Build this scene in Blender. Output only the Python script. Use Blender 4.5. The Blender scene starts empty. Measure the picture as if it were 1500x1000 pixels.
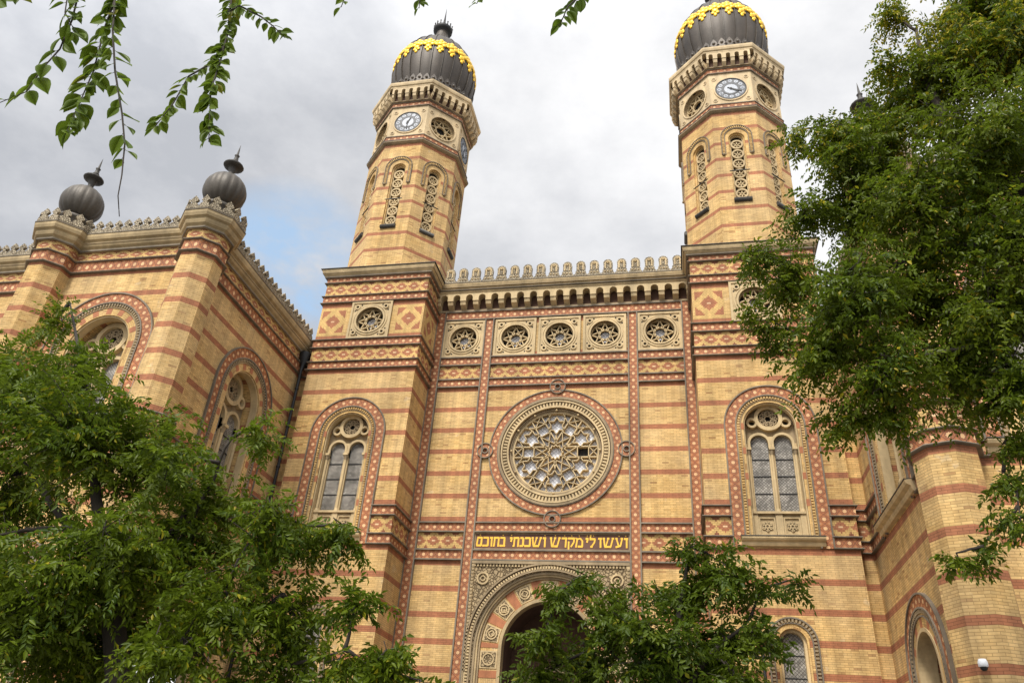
import bpy, bmesh, math, random
import numpy as np
from mathutils import Vector, Matrix, geometry
R = math.radians
PI = math.pi
sc = bpy.context.scene
col = sc.collection
random.seed(7)

# ------------------------------------------------------------------ node helpers
class NT:
    def __init__(s, tree):
        s.t = tree; s.n = tree.nodes; s.l = tree.links
    def new(s, typ, **kw):
        n = s.n.new(typ)
        for k, v in kw.items(): setattr(n, k, v)
        return n
    def put(s, sock, v):
        if isinstance(v, bpy.types.NodeSocket): s.l.new(v, sock)
        elif v is not None: sock.default_value = v
    def math(s, op, a, b=None, c=None):
        n = s.new('ShaderNodeMath', operation=op)
        s.put(n.inputs[0], a); s.put(n.inputs[1], b)
        if c is not None: s.put(n.inputs[2], c)
        return n.outputs[0]
    def mix(s, f, a, b, mode='MIX'):
        n = s.new('ShaderNodeMix', data_type='RGBA', blend_type=mode)
        s.put(n.inputs[0], f)
        for i, v in ((6, a), (7, b)):
            if isinstance(v, tuple) and len(v) == 3: v = (*v, 1)
            s.put(n.inputs[i], v)
        return n.outputs[2]
    def noise(s, vec, scale, detail=4, rough=.55):
        n = s.new('ShaderNodeTexNoise')
        s.put(n.inputs['Vector'], vec); n.inputs['Scale'].default_value = scale
        n.inputs['Detail'].default_value = detail; n.inputs['Roughness'].default_value = rough
        return n.outputs[0]
    def mapr(s, v, a, b, c, d):
        n = s.new('ShaderNodeMapRange')
        s.put(n.inputs[0], v)
        for i, x in enumerate((a, b, c, d)): n.inputs[1 + i].default_value = x
        return n.outputs[0]
    def grey(s, v):
        n = s.new('ShaderNodeCombineColor')
        for i in range(3): s.l.new(v, n.inputs[i])
        return n.outputs[0]
    def uv(s):
        n = s.new('ShaderNodeUVMap'); n.uv_map = 'UVMap'
        p = s.new('ShaderNodeSeparateXYZ'); s.l.new(n.outputs[0], p.inputs[0])
        return n.outputs[0], p.outputs[0], p.outputs[1]
    def pos(s):
        return s.new('ShaderNodeNewGeometry').outputs['Position']

def mat(name, rough=.8, metal=0):
    m = bpy.data.materials.new(name); m.use_nodes = True
    nt = NT(m.node_tree); b = m.node_tree.nodes['Principled BSDF']
    b.inputs['Roughness'].default_value = rough; b.inputs['Metallic'].default_value = metal
    return m, nt, b

YEL = (.63, .412, .150); RED = (.385, .15, .068); TERRA = (.43, .162, .058); PEACH = (.72, .44, .22)
STONE = (.53, .40, .215)

def brick_fac(nt, vec, w=.27, h=.0775):
    b = nt.new('ShaderNodeTexBrick'); nt.l.new(vec, b.inputs['Vector'])
    for k, v in (('Color1', (.88, .88, .88, 1)), ('Color2', (1.08, 1.08, 1.08, 1)), ('Mortar', (.56, .54, .52, 1)), ('Scale', 1.0), ('Mortar Size', .0075), ('Mortar Smooth', .2), ('Bias', 0.0), ('Brick Width', w), ('Row Height', h)):
        b.inputs[k].default_value = v
    return b.outputs['Color'], b.outputs['Fac']

def weather(nt, c, amt=.16):
    p = nt.pos()
    n1 = nt.noise(p, .55, 5); n2 = nt.noise(p, 6.0, 4)
    mp = nt.new('ShaderNodeMapping'); nt.l.new(p, mp.inputs[0]); mp.inputs['Scale'].default_value = (2.6, 2.6, .22)
    n3 = nt.noise(mp.outputs[0], 1.0, 5)
    f = nt.math('MULTIPLY', nt.mapr(n1, .3, .7, 1 - amt, 1 + amt), nt.mapr(n2, .3, .7, .92, 1.08))
    f = nt.math('MULTIPLY', f, nt.mapr(n3, .34, .68, .74, 1.10))
    return nt.mix(1.0, c, nt.grey(f), 'MULTIPLY')

def zone(nt, v, zs):
    acc = None
    for lo, hi in zs:
        x = nt.math('COMPARE', v, (lo + hi) / 2, (hi - lo) / 2)
        acc = x if acc is None else nt.math('ADD', acc, x)
    return acc

def add_bump(nt, b, h, s=.4, d=.02):
    n = nt.new('ShaderNodeBump'); n.inputs['Strength'].default_value = s; n.inputs['Distance'].default_value = d
    nt.l.new(h, n.inputs['Height']); nt.l.new(n.outputs[0], b.inputs['Normal'])

def brick_mat(name, stripes):
    m, nt, b = mat(name, .85)
    vec, u, v = nt.uv()
    bc, bf = brick_fac(nt, vec)
    # individual bricks drift between straw, honey and a few scorched ones
    q = nt.new('ShaderNodeCombineXYZ')
    nt.l.new(nt.math('SNAP', u, .27), q.inputs[0]); nt.l.new(nt.math('SNAP', v, .0775), q.inputs[1])
    wn = nt.new('ShaderNodeTexWhiteNoise'); nt.l.new(q.outputs[0], wn.inputs['Vector'])
    y = nt.mix(wn.outputs[0], (YEL[0] * .90, YEL[1] * .86, YEL[2] * .82), (YEL[0] * 1.10, YEL[1] * 1.12, YEL[2] * 1.2))
    y = nt.mix(nt.math('GREATER_THAN', wn.outputs[0], .965), y, (.40, .22, .075))
    p = nt.pos()
    y = nt.mix(nt.mapr(nt.noise(p, .35, 3), .4, .65, 0, .55), y, (.60, .43, .22))
    y = nt.mix(nt.mapr(nt.noise(p, .8, 6, .62),   .58, .66, 0, .38), y, (.46, .285, .10))
    y = nt.mix(nt.mapr(nt.noise(p, 1.3, 5, .6), .64, .68, 0, .55), y, (.66, .50, .29))
    c = nt.mix(zone(nt, v, stripes), y, RED) if stripes else y
    c = nt.mix(1.0, c, bc, 'MULTIPLY')
    c = weather(nt, c)
    nt.l.new(c, b.inputs['Base Color'])
    add_bump(nt, b, nt.math('SUBTRACT', 1.0, bf), .35, .012)
    return m

WZ = [(zt - .24, zt) for zt in (19.07, 17.975, 16.88, 15.785, 14.69, 13.595, 12.5)] + [(zt - .24, zt) for zt in (10.557, 9.442, 8.361, 7.28, 6.2, 5.12, 4.04, 2.96, 1.9)] + [(22.69, 22.96), (20.745, 21.0)]
OZ = [(zt - .21, zt) for zt in (25.26, 26.40, 27.48, 28.56, 29.65, 30.76, 31.85, 32.93, 33.98)]

def lozenge_mat():
    m, nt, b = mat('terracotta_lozenge', .75)
    vec, u, v = nt.uv()
    T = .365
    fu = nt.math('MULTIPLY', nt.math('SUBTRACT', nt.math('FRACT', nt.math('DIVIDE', u, T)), .5), T)
    fv = nt.math('SUBTRACT', v, .21)
    au = nt.math('ABSOLUTE', fu); av = nt.math('ABSOLUTE', fv)
    r = nt.math('SQRT', nt.math('ADD', nt.math('MULTIPLY', fu, fu), nt.math('MULTIPLY', fv, fv)))
    ang = nt.math('ARCTAN2', fv, fu)
    star = nt.math('MULTIPLY_ADD', nt.math('COSINE', nt.math('MULTIPLY', ang, 8.0)), .012, .072)
    stud = nt.math('LESS_THAN', r, star)
    ring = nt.math('LESS_THAN', r, .108)
    bu = nt.math('SUBTRACT', T / 2, au); bv = nt.math('SUBTRACT', .155, av)
    r2 = nt.math('SQRT', nt.math('ADD', nt.math('MULTIPLY', bu, bu), nt.math('MULTIPLY', bv, bv)))
    small = nt.math('LESS_THAN', r2, .045)
    line = nt.math('LESS_THAN', nt.math('ABSOLUTE', nt.math('SUBTRACT', nt.math('ADD', nt.math('DIVIDE', au, T / 2), nt.math('DIVIDE', av, .21)), 1.0)), .10)
    c = nt.mix(line, TERRA, (.21, .075, .038))
    c = nt.mix(ring, c, (.25, .085, .04))
    c = nt.mix(small, c, (.50, .25, .125))
    c = nt.mix(stud, c, PEACH)
    c = weather(nt, c, .12)
    nt.l.new(c, b.inputs['Base Color'])
    add_bump(nt, b, nt.math('ADD', stud, nt.math('MULTIPLY', small, .6)), .6, .03)
    return m

def diamond_mat():          # stepped red brick diamonds on yellow, one band .83 m high
    m, nt, b = mat('brick_diamond_frieze', .85)
    vec, u, v = nt.uv()
    bc, bf = brick_fac(nt, vec, .135)
    P = .66
    qu = nt.math('MULTIPLY', nt.math('ROUND', nt.math('DIVIDE', u, .055)), .055)
    qv = nt.math('MULTIPLY', nt.math('ADD', nt.math('FLOOR', nt.math('DIVIDE', v, .0775)), .5), .0775)
    d1 = nt.math('ABSOLUTE', nt.math('MULTIPLY', nt.math('SUBTRACT', nt.math('FRACT', nt.math('DIVIDE', qu, P)), .5), P))
    d2 = nt.math('SUBTRACT', P / 2, d1)
    av = nt.math('ABSOLUTE', nt.math('SUBTRACT', qv, .42))
    big = nt.math('LESS_THAN', nt.math('ADD', nt.math('DIVIDE', d1, .30), nt.math('DIVIDE', av, .275)), 1.0)
    core = nt.math('MULTIPLY', nt.math('LESS_THAN', d1, .06), nt.math('LESS_THAN', av, .045))
    half = nt.math('LESS_THAN', nt.math('ADD', nt.math('DIVIDE', d2, .23), nt.math('DIVIDE', nt.math('SUBTRACT', .42, av), .21)), 1.0)
    c = nt.mix(big, YEL, RED); c = nt.mix(half, c, (.27, .10, .047)); c = nt.mix(core, c, (.72, .48, .27))
    c = nt.mix(1.0, c, bc, 'MULTIPLY'); c = weather(nt, c)
    nt.l.new(c, b.inputs['Base Color'])
    add_bump(nt, b, nt.math('SUBTRACT', 1.0, bf), .35, .012)
    return m

def big_diamond_mat():      # uv centred on the panel
    m, nt, b = mat('brick_diamond_panel', .85)
    vec, u, v = nt.uv()
    bc, bf = brick_fac(nt, vec, .135)
    qu = nt.math('MULTIPLY', nt.math('ROUND', nt.math('DIVIDE', u, .06)), .06)
    qv = nt.math('MULTIPLY', nt.math('ROUND', nt.math('DIVIDE', v, .0775)), .0775)
    au = nt.math('ABSOLUTE', qu); av = nt.math('ABSOLUTE', qv)
    s = nt.math('ADD', au, av)
    big = nt.math('LESS_THAN', s, .42)
    tri = nt.math('MULTIPLY', nt.math('GREATER_THAN', s, .80), nt.math('MULTIPLY', nt.math('LESS_THAN', au, .62), nt.math('LESS_THAN', av, .64)))
    core = nt.math('MULTIPLY', nt.math('LESS_THAN', au, .09), nt.math('LESS_THAN', av, .05))
    c = nt.mix(nt.math('MAXIMUM', big, tri), YEL, RED); c = nt.mix(core, c, (.72, .48, .27))
    c = nt.mix(1.0, c, bc, 'MULTIPLY'); c = weather(nt, c)
    nt.l.new(c, b.inputs['Base Color'])
    return m

def plain(name, c, rough=.8, metal=0, amt=.16, carve=0, streak=True):
    m, nt, b = mat(name, rough, metal)
    cc = (*c, 1)
    if carve:
        p = nt.pos()
        vo = nt.new('ShaderNodeTexVoronoi', feature='DISTANCE_TO_EDGE'); nt.l.new(p, vo.inputs['Vector']); vo.inputs['Scale'].default_value = carve
        h = nt.mapr(vo.outputs[0], .02, .14, 0, 1)
        add_bump(nt, b, h, .9, .05)
        cc = nt.mix(h, (c[0] * .38, c[1] * .34, c[2] * .3), c)
    elif rough > .3:
        add_bump(nt, b, nt.noise(nt.pos(), 14, 4), .25, .02)
    o = weather(nt, cc, amt) if streak else nt.mix(1.0, cc, nt.grey(nt.mapr(nt.noise(nt.pos(), 5, 4), .3, .7, 1 - amt, 1 + amt)), 'MULTIPLY')
    nt.l.new(o, b.inputs['Base Color'])
    return m

def leaded_mat(name, c1, c2, cell, lead, rough):
    m, nt, b = mat(name, rough)
    vec, u, v = nt.uv()
    du = nt.math('ADD', u, v); dv = nt.math('SUBTRACT', u, v)
    q = nt.new('ShaderNodeCombineXYZ')
    nt.l.new(nt.math('FLOOR', nt.math('DIVIDE', du, cell)), q.inputs[0]); nt.l.new(nt.math('FLOOR', nt.math('DIVIDE', dv, cell)), q.inputs[1])
    wn = nt.new('ShaderNodeTexWhiteNoise'); nt.l.new(q.outputs[0], wn.inputs['Vector'])
    e1 = nt.math('ABSOLUTE', nt.math('SUBTRACT', nt.math('FRACT', nt.math('DIVIDE', du, cell)), .5))
    e2 = nt.math('ABSOLUTE', nt.math('SUBTRACT', nt.math('FRACT', nt.math('DIVIDE', dv, cell)), .5))
    line = nt.math('GREATER_THAN', nt.math('MAXIMUM', e1, e2), .41)
    c = nt.mix(line, nt.mix(wn.outputs[0], c1, c2), lead)
    c = nt.mix(1.0, c, nt.grey(nt.mapr(nt.noise(nt.pos(), 1.6, 4), .35, .65, *((.9, 1.1) if 'white' in name else (.55, 1.25)))), 'MULTIPLY')
    nt.l.new(c, b.inputs['Base Color'])
    add_bump(nt, b, wn.outputs[0], .4, .015)
    return m

def leaf_mat(name, ca, cb, cy, yel, trans=.3):
    m, nt, b = mat(name, .42)
    g = nt.new('ShaderNodeNewGeometry')
    rnd = g.outputs['Random Per Island']
    c = nt.mix(rnd, ca, cb)
    n = nt.noise(g.outputs['Position'], .8, 3)
    c = nt.mix(nt.mapr(n, .35, .7, 0, .5), c, (cb[0] * 1.5, cb[1] * 1.25, cb[2]))
    r2 = nt.math('FRACT', nt.math('MULTIPLY', rnd, 37.31))
    th = nt.mapr(nt.noise(g.outputs['Position'], .45, 2), .42, .68, 1.0 - yel * .12, 1.0 - yel)
    if name.startswith('hack'):                  # the crown turns yellow from the top
        pz = nt.new('ShaderNodeSeparateXYZ'); nt.l.new(g.outputs['Position'], pz.inputs[0])
        hi = nt.mapr(pz.outputs[2], 12.0, 16.5, .12, 1.0)
        th = nt.math('SUBTRACT', 1.0, nt.math('MULTIPLY', hi, nt.mapr(nt.noise(g.outputs['Position'], .5, 2), .38, .64, .05, .62)))
    c = nt.mix(nt.math('GREATER_THAN', r2, th), c, cy)
    nt.l.new(c, b.inputs['Base Color'])
    b.inputs['Specular IOR Level'].default_value = .22
    tr = nt.new('ShaderNodeBsdfTranslucent'); nt.l.new(nt.mix(.5, c, (.16, .24, .02)), tr.inputs[0])
    mx = nt.new('ShaderNodeMixShader'); mx.inputs[0].default_value = trans
    nt.l.new(b.outputs[0], mx.inputs[1]); nt.l.new(tr.outputs[0], mx.inputs[2])
    nt.l.new(mx.outputs[0], nt.n['Material Output'].inputs[0])
    return m

MATS = dict(
    brick=brick_mat('yellow_brick_with_red_courses', WZ),
    obrick=brick_mat('tower_brick_with_red_courses', OZ),
    ybrick=brick_mat('plain_yellow_brick', []),
    red=plain('red_brick', RED, .85),
    loz=lozenge_mat(), dia=diamond_mat(), bigdia=big_diamond_mat(),
    stone=plain('honey_limestone', STONE, .8),
    pale=plain('pale_clock_stone', (.58, .445, .26), .8),
    wstone=plain('sooty_cornice_stone', (.40, .30, .16), .85, amt=.26),
    dstone=plain('weathered_and_shaded_limestone', (.30, .225, .13), .85, amt=.25),  # weathered stone, doubling as painted shade in window heads and rose rings
    carved=plain('carved_limestone', (.40, .30, .165), .85, carve=7.5),
    crest=plain('grey_crest_stone', (.47, .395, .27), .85, carve=13),
    rod=plain('grey_moulding_stone', (.20, .165, .12), .85, amt=.3),
    lead=plain('lead_sheet', (.055, .05, .042), .6, .2, amt=.25),
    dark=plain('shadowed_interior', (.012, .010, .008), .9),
    seam=plain('bright_seam_copper', (.13, .115, .095), .5, .25, amt=.3),
    dome=plain('weathered_dome_copper', (.07, .056, .043), .55, .25, amt=.3),
    ball=plain('weathered_ball_copper', (.105, .09, .072), .55, .25, amt=.3),
    gold=plain('gilded_metal', (.92, .57, .045), .36, .5, amt=.28, streak=False),
    gilt=plain('gilt_lettering', (.80, .46, .045), .4, .2, amt=.12, streak=False),
    iron=plain('black_iron', (.02, .02, .02), .6, .3, streak=False),
    glass=leaded_mat('leaded_grey_glass', (.37, .345, .30), (.17, .155, .13), .125, (.06, .05, .04), .5),
    wglass=leaded_mat('leaded_white_glass', (.86, .87, .90), (.66, .68, .73), .19, (.34, .34, .36), .3),
    inner=plain('dark_brick_and_gap_shade', (.075, .036, .02), .9),  # brick, also used for strips that paint shading between moulding rings
    sign=plain('brown_inscription_ground', (.135, .062, .038), .75),
    clockd=plain('dark_clock_plate', (.035, .04, .05), .5, streak=False),
    clockw=plain('white_clock_enamel', (.32, .35, .40), .4, streak=False, amt=.06),
    bark=plain('dark_bark', (.035, .027, .020), .95, amt=.3),
    white=plain('white_panel', (.75, .77, .80), .6, streak=False, amt=.05),
    roof=plain('roof_sheet', (.10, .095, .09), .7),
    door=plain('dark_oak_door', (.07, .035, .018), .6),
    leafL=leaf_mat('pinnate_leaf', (.024, .055, .003), (.115, .165, .008), (.30, .27, .012), .09, .42),
    leafC=leaf_mat('young_leaf', (.018, .043, .003), (.080, .122, .007), (.22, .21, .012), .05, .36),
    leafR=leaf_mat('hackberry_leaf', (.024, .053, .003), (.115, .160, .008), (.36, .30, .012), .22, .42),
    leafH=leaf_mat('near_leaf', (.050, .100, .008), (.10, .165, .014), (.20, .20, .02), .06, .48),
)

# ------------------------------------------------------------------ mesh accumulator
Z3 = Vector((0, 0, 1))
class Fr:                       # a wall frame: u along the wall, v up, w out of the wall
    def __init__(s, o, U, N): s.o = Vector(o); s.U = Vector(U); s.N = Vector(N)
    def __call__(s, u, v, w): return s.o + s.U * u + Z3 * v + s.N * w

class MB:
    def __init__(s): s.v = []; s.f = []; s.m = []; s.uv = []; s.names = []; s.sm = []
    def mi(s, n):
        if n not in s.names: s.names.append(n)
        return s.names.index(n)
    def face(s, pts, m, uv=None, smooth=False):
        i = len(s.v); s.v.extend(tuple(p) for p in pts)
        s.f.append(tuple(range(i, i + len(pts)))); s.m.append(s.mi(m)); s.sm.append(smooth)
        s.uv.extend(uv if uv is not None else [(0, 0)] * len(pts))
    def quad(s, fr, L, m, uv=None):
        P = [fr(*p) for p in L]
        if uv is None:
            a = Vector(L[1]) - Vector(L[0]); b = Vector(L[-1]) - Vector(L[0])
            n = a.cross(b); ax = max(range(3), key=lambda i: abs(n[i]))
            uv = [(p[0], p[1]) if ax == 2 else ((p[2], p[1]) if ax == 0 else (p[0], p[2])) for p in L]
        s.face(P, m, uv)
    def box(s, fr, u0, u1, v0, v1, w0, w1, m, back=False, uvo=(0, 0)):
        q = s.quad
        q(fr, [(u0, v0, w1), (u1, v0, w1), (u1, v1, w1), (u0, v1, w1)], m)
        q(fr, [(u0, v0, w0), (u0, v0, w1), (u0, v1, w1), (u0, v1, w0)], m)
        q(fr, [(u1, v0, w1), (u1, v0, w0), (u1, v1, w0), (u1, v1, w1)], m)
        q(fr, [(u0, v1, w1), (u1, v1, w1), (u1, v1, w0), (u0, v1, w0)], m)
        q(fr, [(u0, v0, w0), (u1, v0, w0), (u1, v0, w1), (u0, v0, w1)], m)
        if back: q(fr, [(u1, v0, w0), (u0, v0, w0), (u0, v1, w0), (u1, v1, w0)], m)
    def plate(s, fr, outer, holes, w, m):          # flat polygon with holes
        loops = [[Vector((a, b, 0)) for a, b in L] for L in [outer] + holes]
        flat = [p for L in loops for p in L]
        for t in geometry.tessellate_polygon(loops):
            P = [flat[i] for i in t]
            if (P[1] - P[0]).cross(P[2] - P[0]).z < 0: P.reverse()
            s.face([fr(p.x, p.y, w) for p in P], m, [(p.x, p.y) for p in P])
    def rim(s, fr, loop, w0, w1, m, closed=True):   # side faces along a loop
        n = len(loop); acc = 0
        for i in range(n if closed else n - 1):
            a = loop[i]; b = loop[(i + 1) % n]; d = math.hypot(b[0] - a[0], b[1] - a[1])
            s.face([fr(*a, w0), fr(*b, w0), fr(*b, w1), fr(*a, w1)], m, [(w0, acc), (w0, acc + d), (w1, acc + d), (w1, acc)])
            acc += d
    def solid(s, fr, outer, holes, w0, w1, m, side=None, uvc=None):
        s.plate(fr, outer, holes, w1, m)
        s.rim(fr, outer, w0, w1, side or m)
        for h in holes: s.rim(fr, h, w0, w1, side or m)
    def band(s, fr, A, B, w0, w1, m, closed=False, side=None, vh=None):   # band between two matching loops
        n = len(A); acc = 0; side = side or m
        for i in range(n if closed else n - 1):
            j = (i + 1) % n
            ma = ((A[i][0] + B[i][0]) / 2, (A[i][1] + B[i][1]) / 2); mb = ((A[j][0] + B[j][0]) / 2, (A[j][1] + B[j][1]) / 2)
            d = math.hypot(mb[0] - ma[0], mb[1] - ma[1])
            h = vh or math.hypot(A[i][0] - B[i][0], A[i][1] - B[i][1])
            s.face([fr(*A[i], w1), fr(*A[j], w1), fr(*B[j], w1), fr(*B[i], w1)], m, [(acc, 0), (acc + d, 0), (acc + d, h), (acc, h)])
            acc += d
        s.rim(fr, A, w0, w1, side, closed); s.rim(fr, B, w0, w1, side, closed)
    def bar(s, fr, p, q, wd, w0, w1, m):
        d = Vector((q[0] - p[0], q[1] - p[1]));
        if d.length < 1e-6: return
        d.normalize(); n = Vector((-d.y, d.x)) * wd / 2
        L = [(p[0] + n.x, p[1] + n.y), (p[0] - n.x, p[1] - n.y), (q[0] - n.x, q[1] - n.y), (q[0] + n.x, q[1] + n.y)]
        s.face([fr(*a, w1) for a in L], m, L)
        s.rim(fr, L, w0, w1, m)
    def cyl(s, fr, u, w, v0, v1, r, m, n=10, r1=None):
        r1 = r if r1 is None else r1
        for i in range(n):
            a, b = 2 * PI * i / n, 2 * PI * (i + 1) / n
            s.face([fr(u + r * math.cos(a), v0, w + r * math.sin(a)), fr(u + r * math.cos(b), v0, w + r * math.sin(b)), fr(u + r1 * math.cos(b), v1, w + r1 * math.sin(b)), fr(u + r1 * math.cos(a), v1, w + r1 * math.sin(a))], m, [(a, v0), (b, v0), (b, v1), (a, v1)], True)
    def lathe(s, cx, cy, prof, n, m, rib=None, smooth=True):
        for k in range(len(prof) - 1):
            (r0, z0), (r1, z1) = prof[k], prof[k + 1]
            for i in range(n):
                P = []
                for rr, zz, ii in ((r0, z0, i), (r0, z0, i + 1), (r1, z1, i + 1), (r1, z1, i)):
                    a = 2 * PI * ii / n; q = rr * (rib(ii % n) if rib else 1)
                    P.append((cx + q * math.cos(a), cy + q * math.sin(a), zz))
                s.face(P, m, [(i * .1, z0), (i * .1 + .1, z0), (i * .1 + .1, z1), (i * .1, z1)], smooth)
    def mould(s, path, prof, m, closed=False, vscale=None):   # sweep a profile of (out, z) along a plan path, outward to the right
        n = len(path); P = [Vector(p) for p in path]; offs = []
        for i in range(n):
            ns = []
            if closed or i > 0: d = (P[i] - P[i - 1]).normalized(); ns.append(Vector((d.y, -d.x)))
            if closed or i < n - 1: d = (P[(i + 1) % n] - P[i]).normalized(); ns.append(Vector((d.y, -d.x)))
            offs.append(ns[0] if len(ns) == 1 else (ns[0] + ns[1]) / max(.2, 1 + ns[0].dot(ns[1])))
        acc = 0; z0 = min(z for _, z in prof); z1 = max(z for _, z in prof)
        vz = (lambda z: (z - z0) / (z1 - z0) * vscale) if vscale else (lambda z: z)
        for i in range(n if closed else n - 1):
            j = (i + 1) % n; d = (P[j] - P[i]).length
            for (o0, a), (o1, b) in zip(prof, prof[1:]):
                q = [P[i] + offs[i] * o0, P[j] + offs[j] * o0, P[j] + offs[j] * o1, P[i] + offs[i] * o1]
                s.face([(q[0].x, q[0].y, a), (q[1].x, q[1].y, a), (q[2].x, q[2].y, b), (q[3].x, q[3].y, b)], m, [(acc, vz(a)), (acc + d, vz(a)), (acc + d, vz(b)), (acc, vz(b))])
            acc += d
        if not closed:
            for k in (0, -1):
                s.face([(P[k].x + offs[k].x * o, P[k].y + offs[k].y * o, z) for o, z in prof], m)
    def tube(s, pts, rad, m, n=6):
        pts = [Vector(p) for p in pts]; rings = []
        for i, p in enumerate(pts):
            d = (pts[min(i + 1, len(pts) - 1)] - pts[max(i - 1, 0)]).normalized()
            a = d.orthogonal().normalized() if not rings else (rings[-1][1] - d * rings[-1][1].dot(d)).normalized()
            b = d.cross(a); r = rad[i]
            rings.append(([p + (a * math.cos(2 * PI * k / n) + b * math.sin(2 * PI * k / n)) * r for k in range(n)], a))
        for i in range(len(rings) - 1):
            for k in range(n):
                A, B = rings[i][0], rings[i + 1][0]
                s.face([A[k], A[(k + 1) % n], B[(k + 1) % n], B[k]], m, None, True)
        s.face(rings[-1][0], m); s.face(rings[0][0][::-1], m)
    def sphere(s, c, r, m, sx=1, sy=1, sz=1, nu=10, nv=6, fr=None):
        c = Vector(c)
        f = (lambda x, y, z: (c.x + x * sx * r, c.y + y * sy * r, c.z + z * sz * r)) if fr is None else (lambda x, y, z: fr(c.x + x * sx * r, c.y + y * sy * r, c.z + z * sz * r))
        for j in range(nv):
            t0, t1 = -PI / 2 + PI * j / nv, -PI / 2 + PI * (j + 1) / nv
            for i in range(nu):
                a, b = 2 * PI * i / nu, 2 * PI * (i + 1) / nu
                P = [f(math.cos(t) * math.cos(x), math.cos(t) * math.sin(x), math.sin(t)) for t, x in ((t0, a), (t0, b), (t1, b), (t1, a))]
                if j == 0: P = P[1:]
                if j == nv - 1: P = P[:3]
                s.face(P, m, None, True)
    def build(s, name, parent=None, org=(0, 0, 0), loc=(0, 0, 0), label=None):
        me = bpy.data.meshes.new(name)
        o = np.array(s.v, dtype=float) - np.array(org)
        me.from_pydata(o.tolist(), [], s.f)
        uv = me.uv_layers.new(name='UVMap')
        uv.data.foreach_set('uv', np.array(s.uv, dtype=np.float32).ravel())
        me.polygons.foreach_set('material_index', s.m)
        me.polygons.foreach_set('use_smooth', s.sm)
        for n in s.names: me.materials.append(MATS[n])
        if any(s.sm):
            bm = bmesh.new(); bm.from_mesh(me); bmesh.ops.remove_doubles(bm, verts=bm.verts, dist=.0004); bm.to_mesh(me); bm.free()
        me.update()
        ob = bpy.data.objects.new(name, me); col.objects.link(ob); ob.parent = parent; ob.location = loc
        if label: ob['label'] = label
        return ob

def thing(name, label, cat, loc=(0, 0, 0), group=None):
    o = bpy.data.objects.new(name, None); col.objects.link(o); o.location = loc
    o['label'] = label; o['category'] = cat
    if group: o['group'] = group
    return o
def tag(o, label=None, cat=None, group=None, kind=None):
    for k, v in (('label', label), ('category', cat), ('group', group), ('kind', kind)):
        if v: o[k] = v
    return o

# ------------------------------------------------------------------ 2-D outlines
def circ(cu, cv, r, n=36, a0=0): return [(cu + r * math.cos(a0 + 2 * PI * i / n), cv + r * math.sin(a0 + 2 * PI * i / n)) for i in range(n)]
def arch(cu, cv, r, leg, n=22): # from the left foot over the top to the right foot
    return [(cu - r, leg)] + [(cu - r * math.cos(PI * i / n), cv + r * math.sin(PI * i / n)) for i in range(n + 1)] + [(cu + r, leg)]
def rect(a, b, c, d): return [(a, c), (b, c), (b, d), (a, d)]
def star(k, step, r, cu, cv, a0=PI / 2):
    P = [(cu + r * math.cos(a0 + 2 * PI * i / k), cv + r * math.sin(a0 + 2 * PI * i / k)) for i in range(k)]
    return [(P[i], P[(i + step) % k]) for i in range(k)]

def rods(m, fr, A, B, w, closed=False, wd=.055):    # grey roll mouldings on both edges of an arched band
    for L, s in ((A, 1), (B, -1)):
        c = (sum(p[0] for p in A) / len(A), sum(p[1] for p in A) / len(A))
        n = len(L); Q = []; S = []
        O = B if s == 1 else A
        for i in range(n):
            d = Vector((O[i][0] - L[i][0], O[i][1] - L[i][1])).normalized() * wd * .5
            Q.append((L[i][0] - d.x, L[i][1] - d.y)); S.append((L[i][0] + d.x, L[i][1] + d.y))
        m.band(fr, Q, S, 0, w + .05, 'rod', closed)

def lozenge_arch(m, fr, cu, cv, r0, r1, leg, w=.05):
    A, B = arch(cu, cv, r0, leg, 32), arch(cu, cv, r1, leg, 32)
    m.band(fr, A, B, 0, w, 'loz', vh=.42); rods(m, fr, A, B, w)

def dentils(m, fr, cu, cv, r, leg, size, pitch, w0, w1, mt, depth=.08):
    n = max(3, int(PI * r / pitch))
    for i in range(n + 1):
        a = PI * i / n; c, s = math.cos(a), math.sin(a)
        p = (cu + (r - size / 2) * c, cv + (r - size / 2) * s); q = (cu + (r + size / 2) * c, cv + (r + size / 2) * s)
        m.bar(fr, p, q, pitch * .55, w0, w1, mt)
    z = cv - pitch
    while z > leg:
        for sg in (-1, 1): m.bar(fr, (cu + sg * (r - size / 2), z), (cu + sg * (r + size / 2), z), pitch * .55, w0, w1, mt)
        z -= pitch

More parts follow.
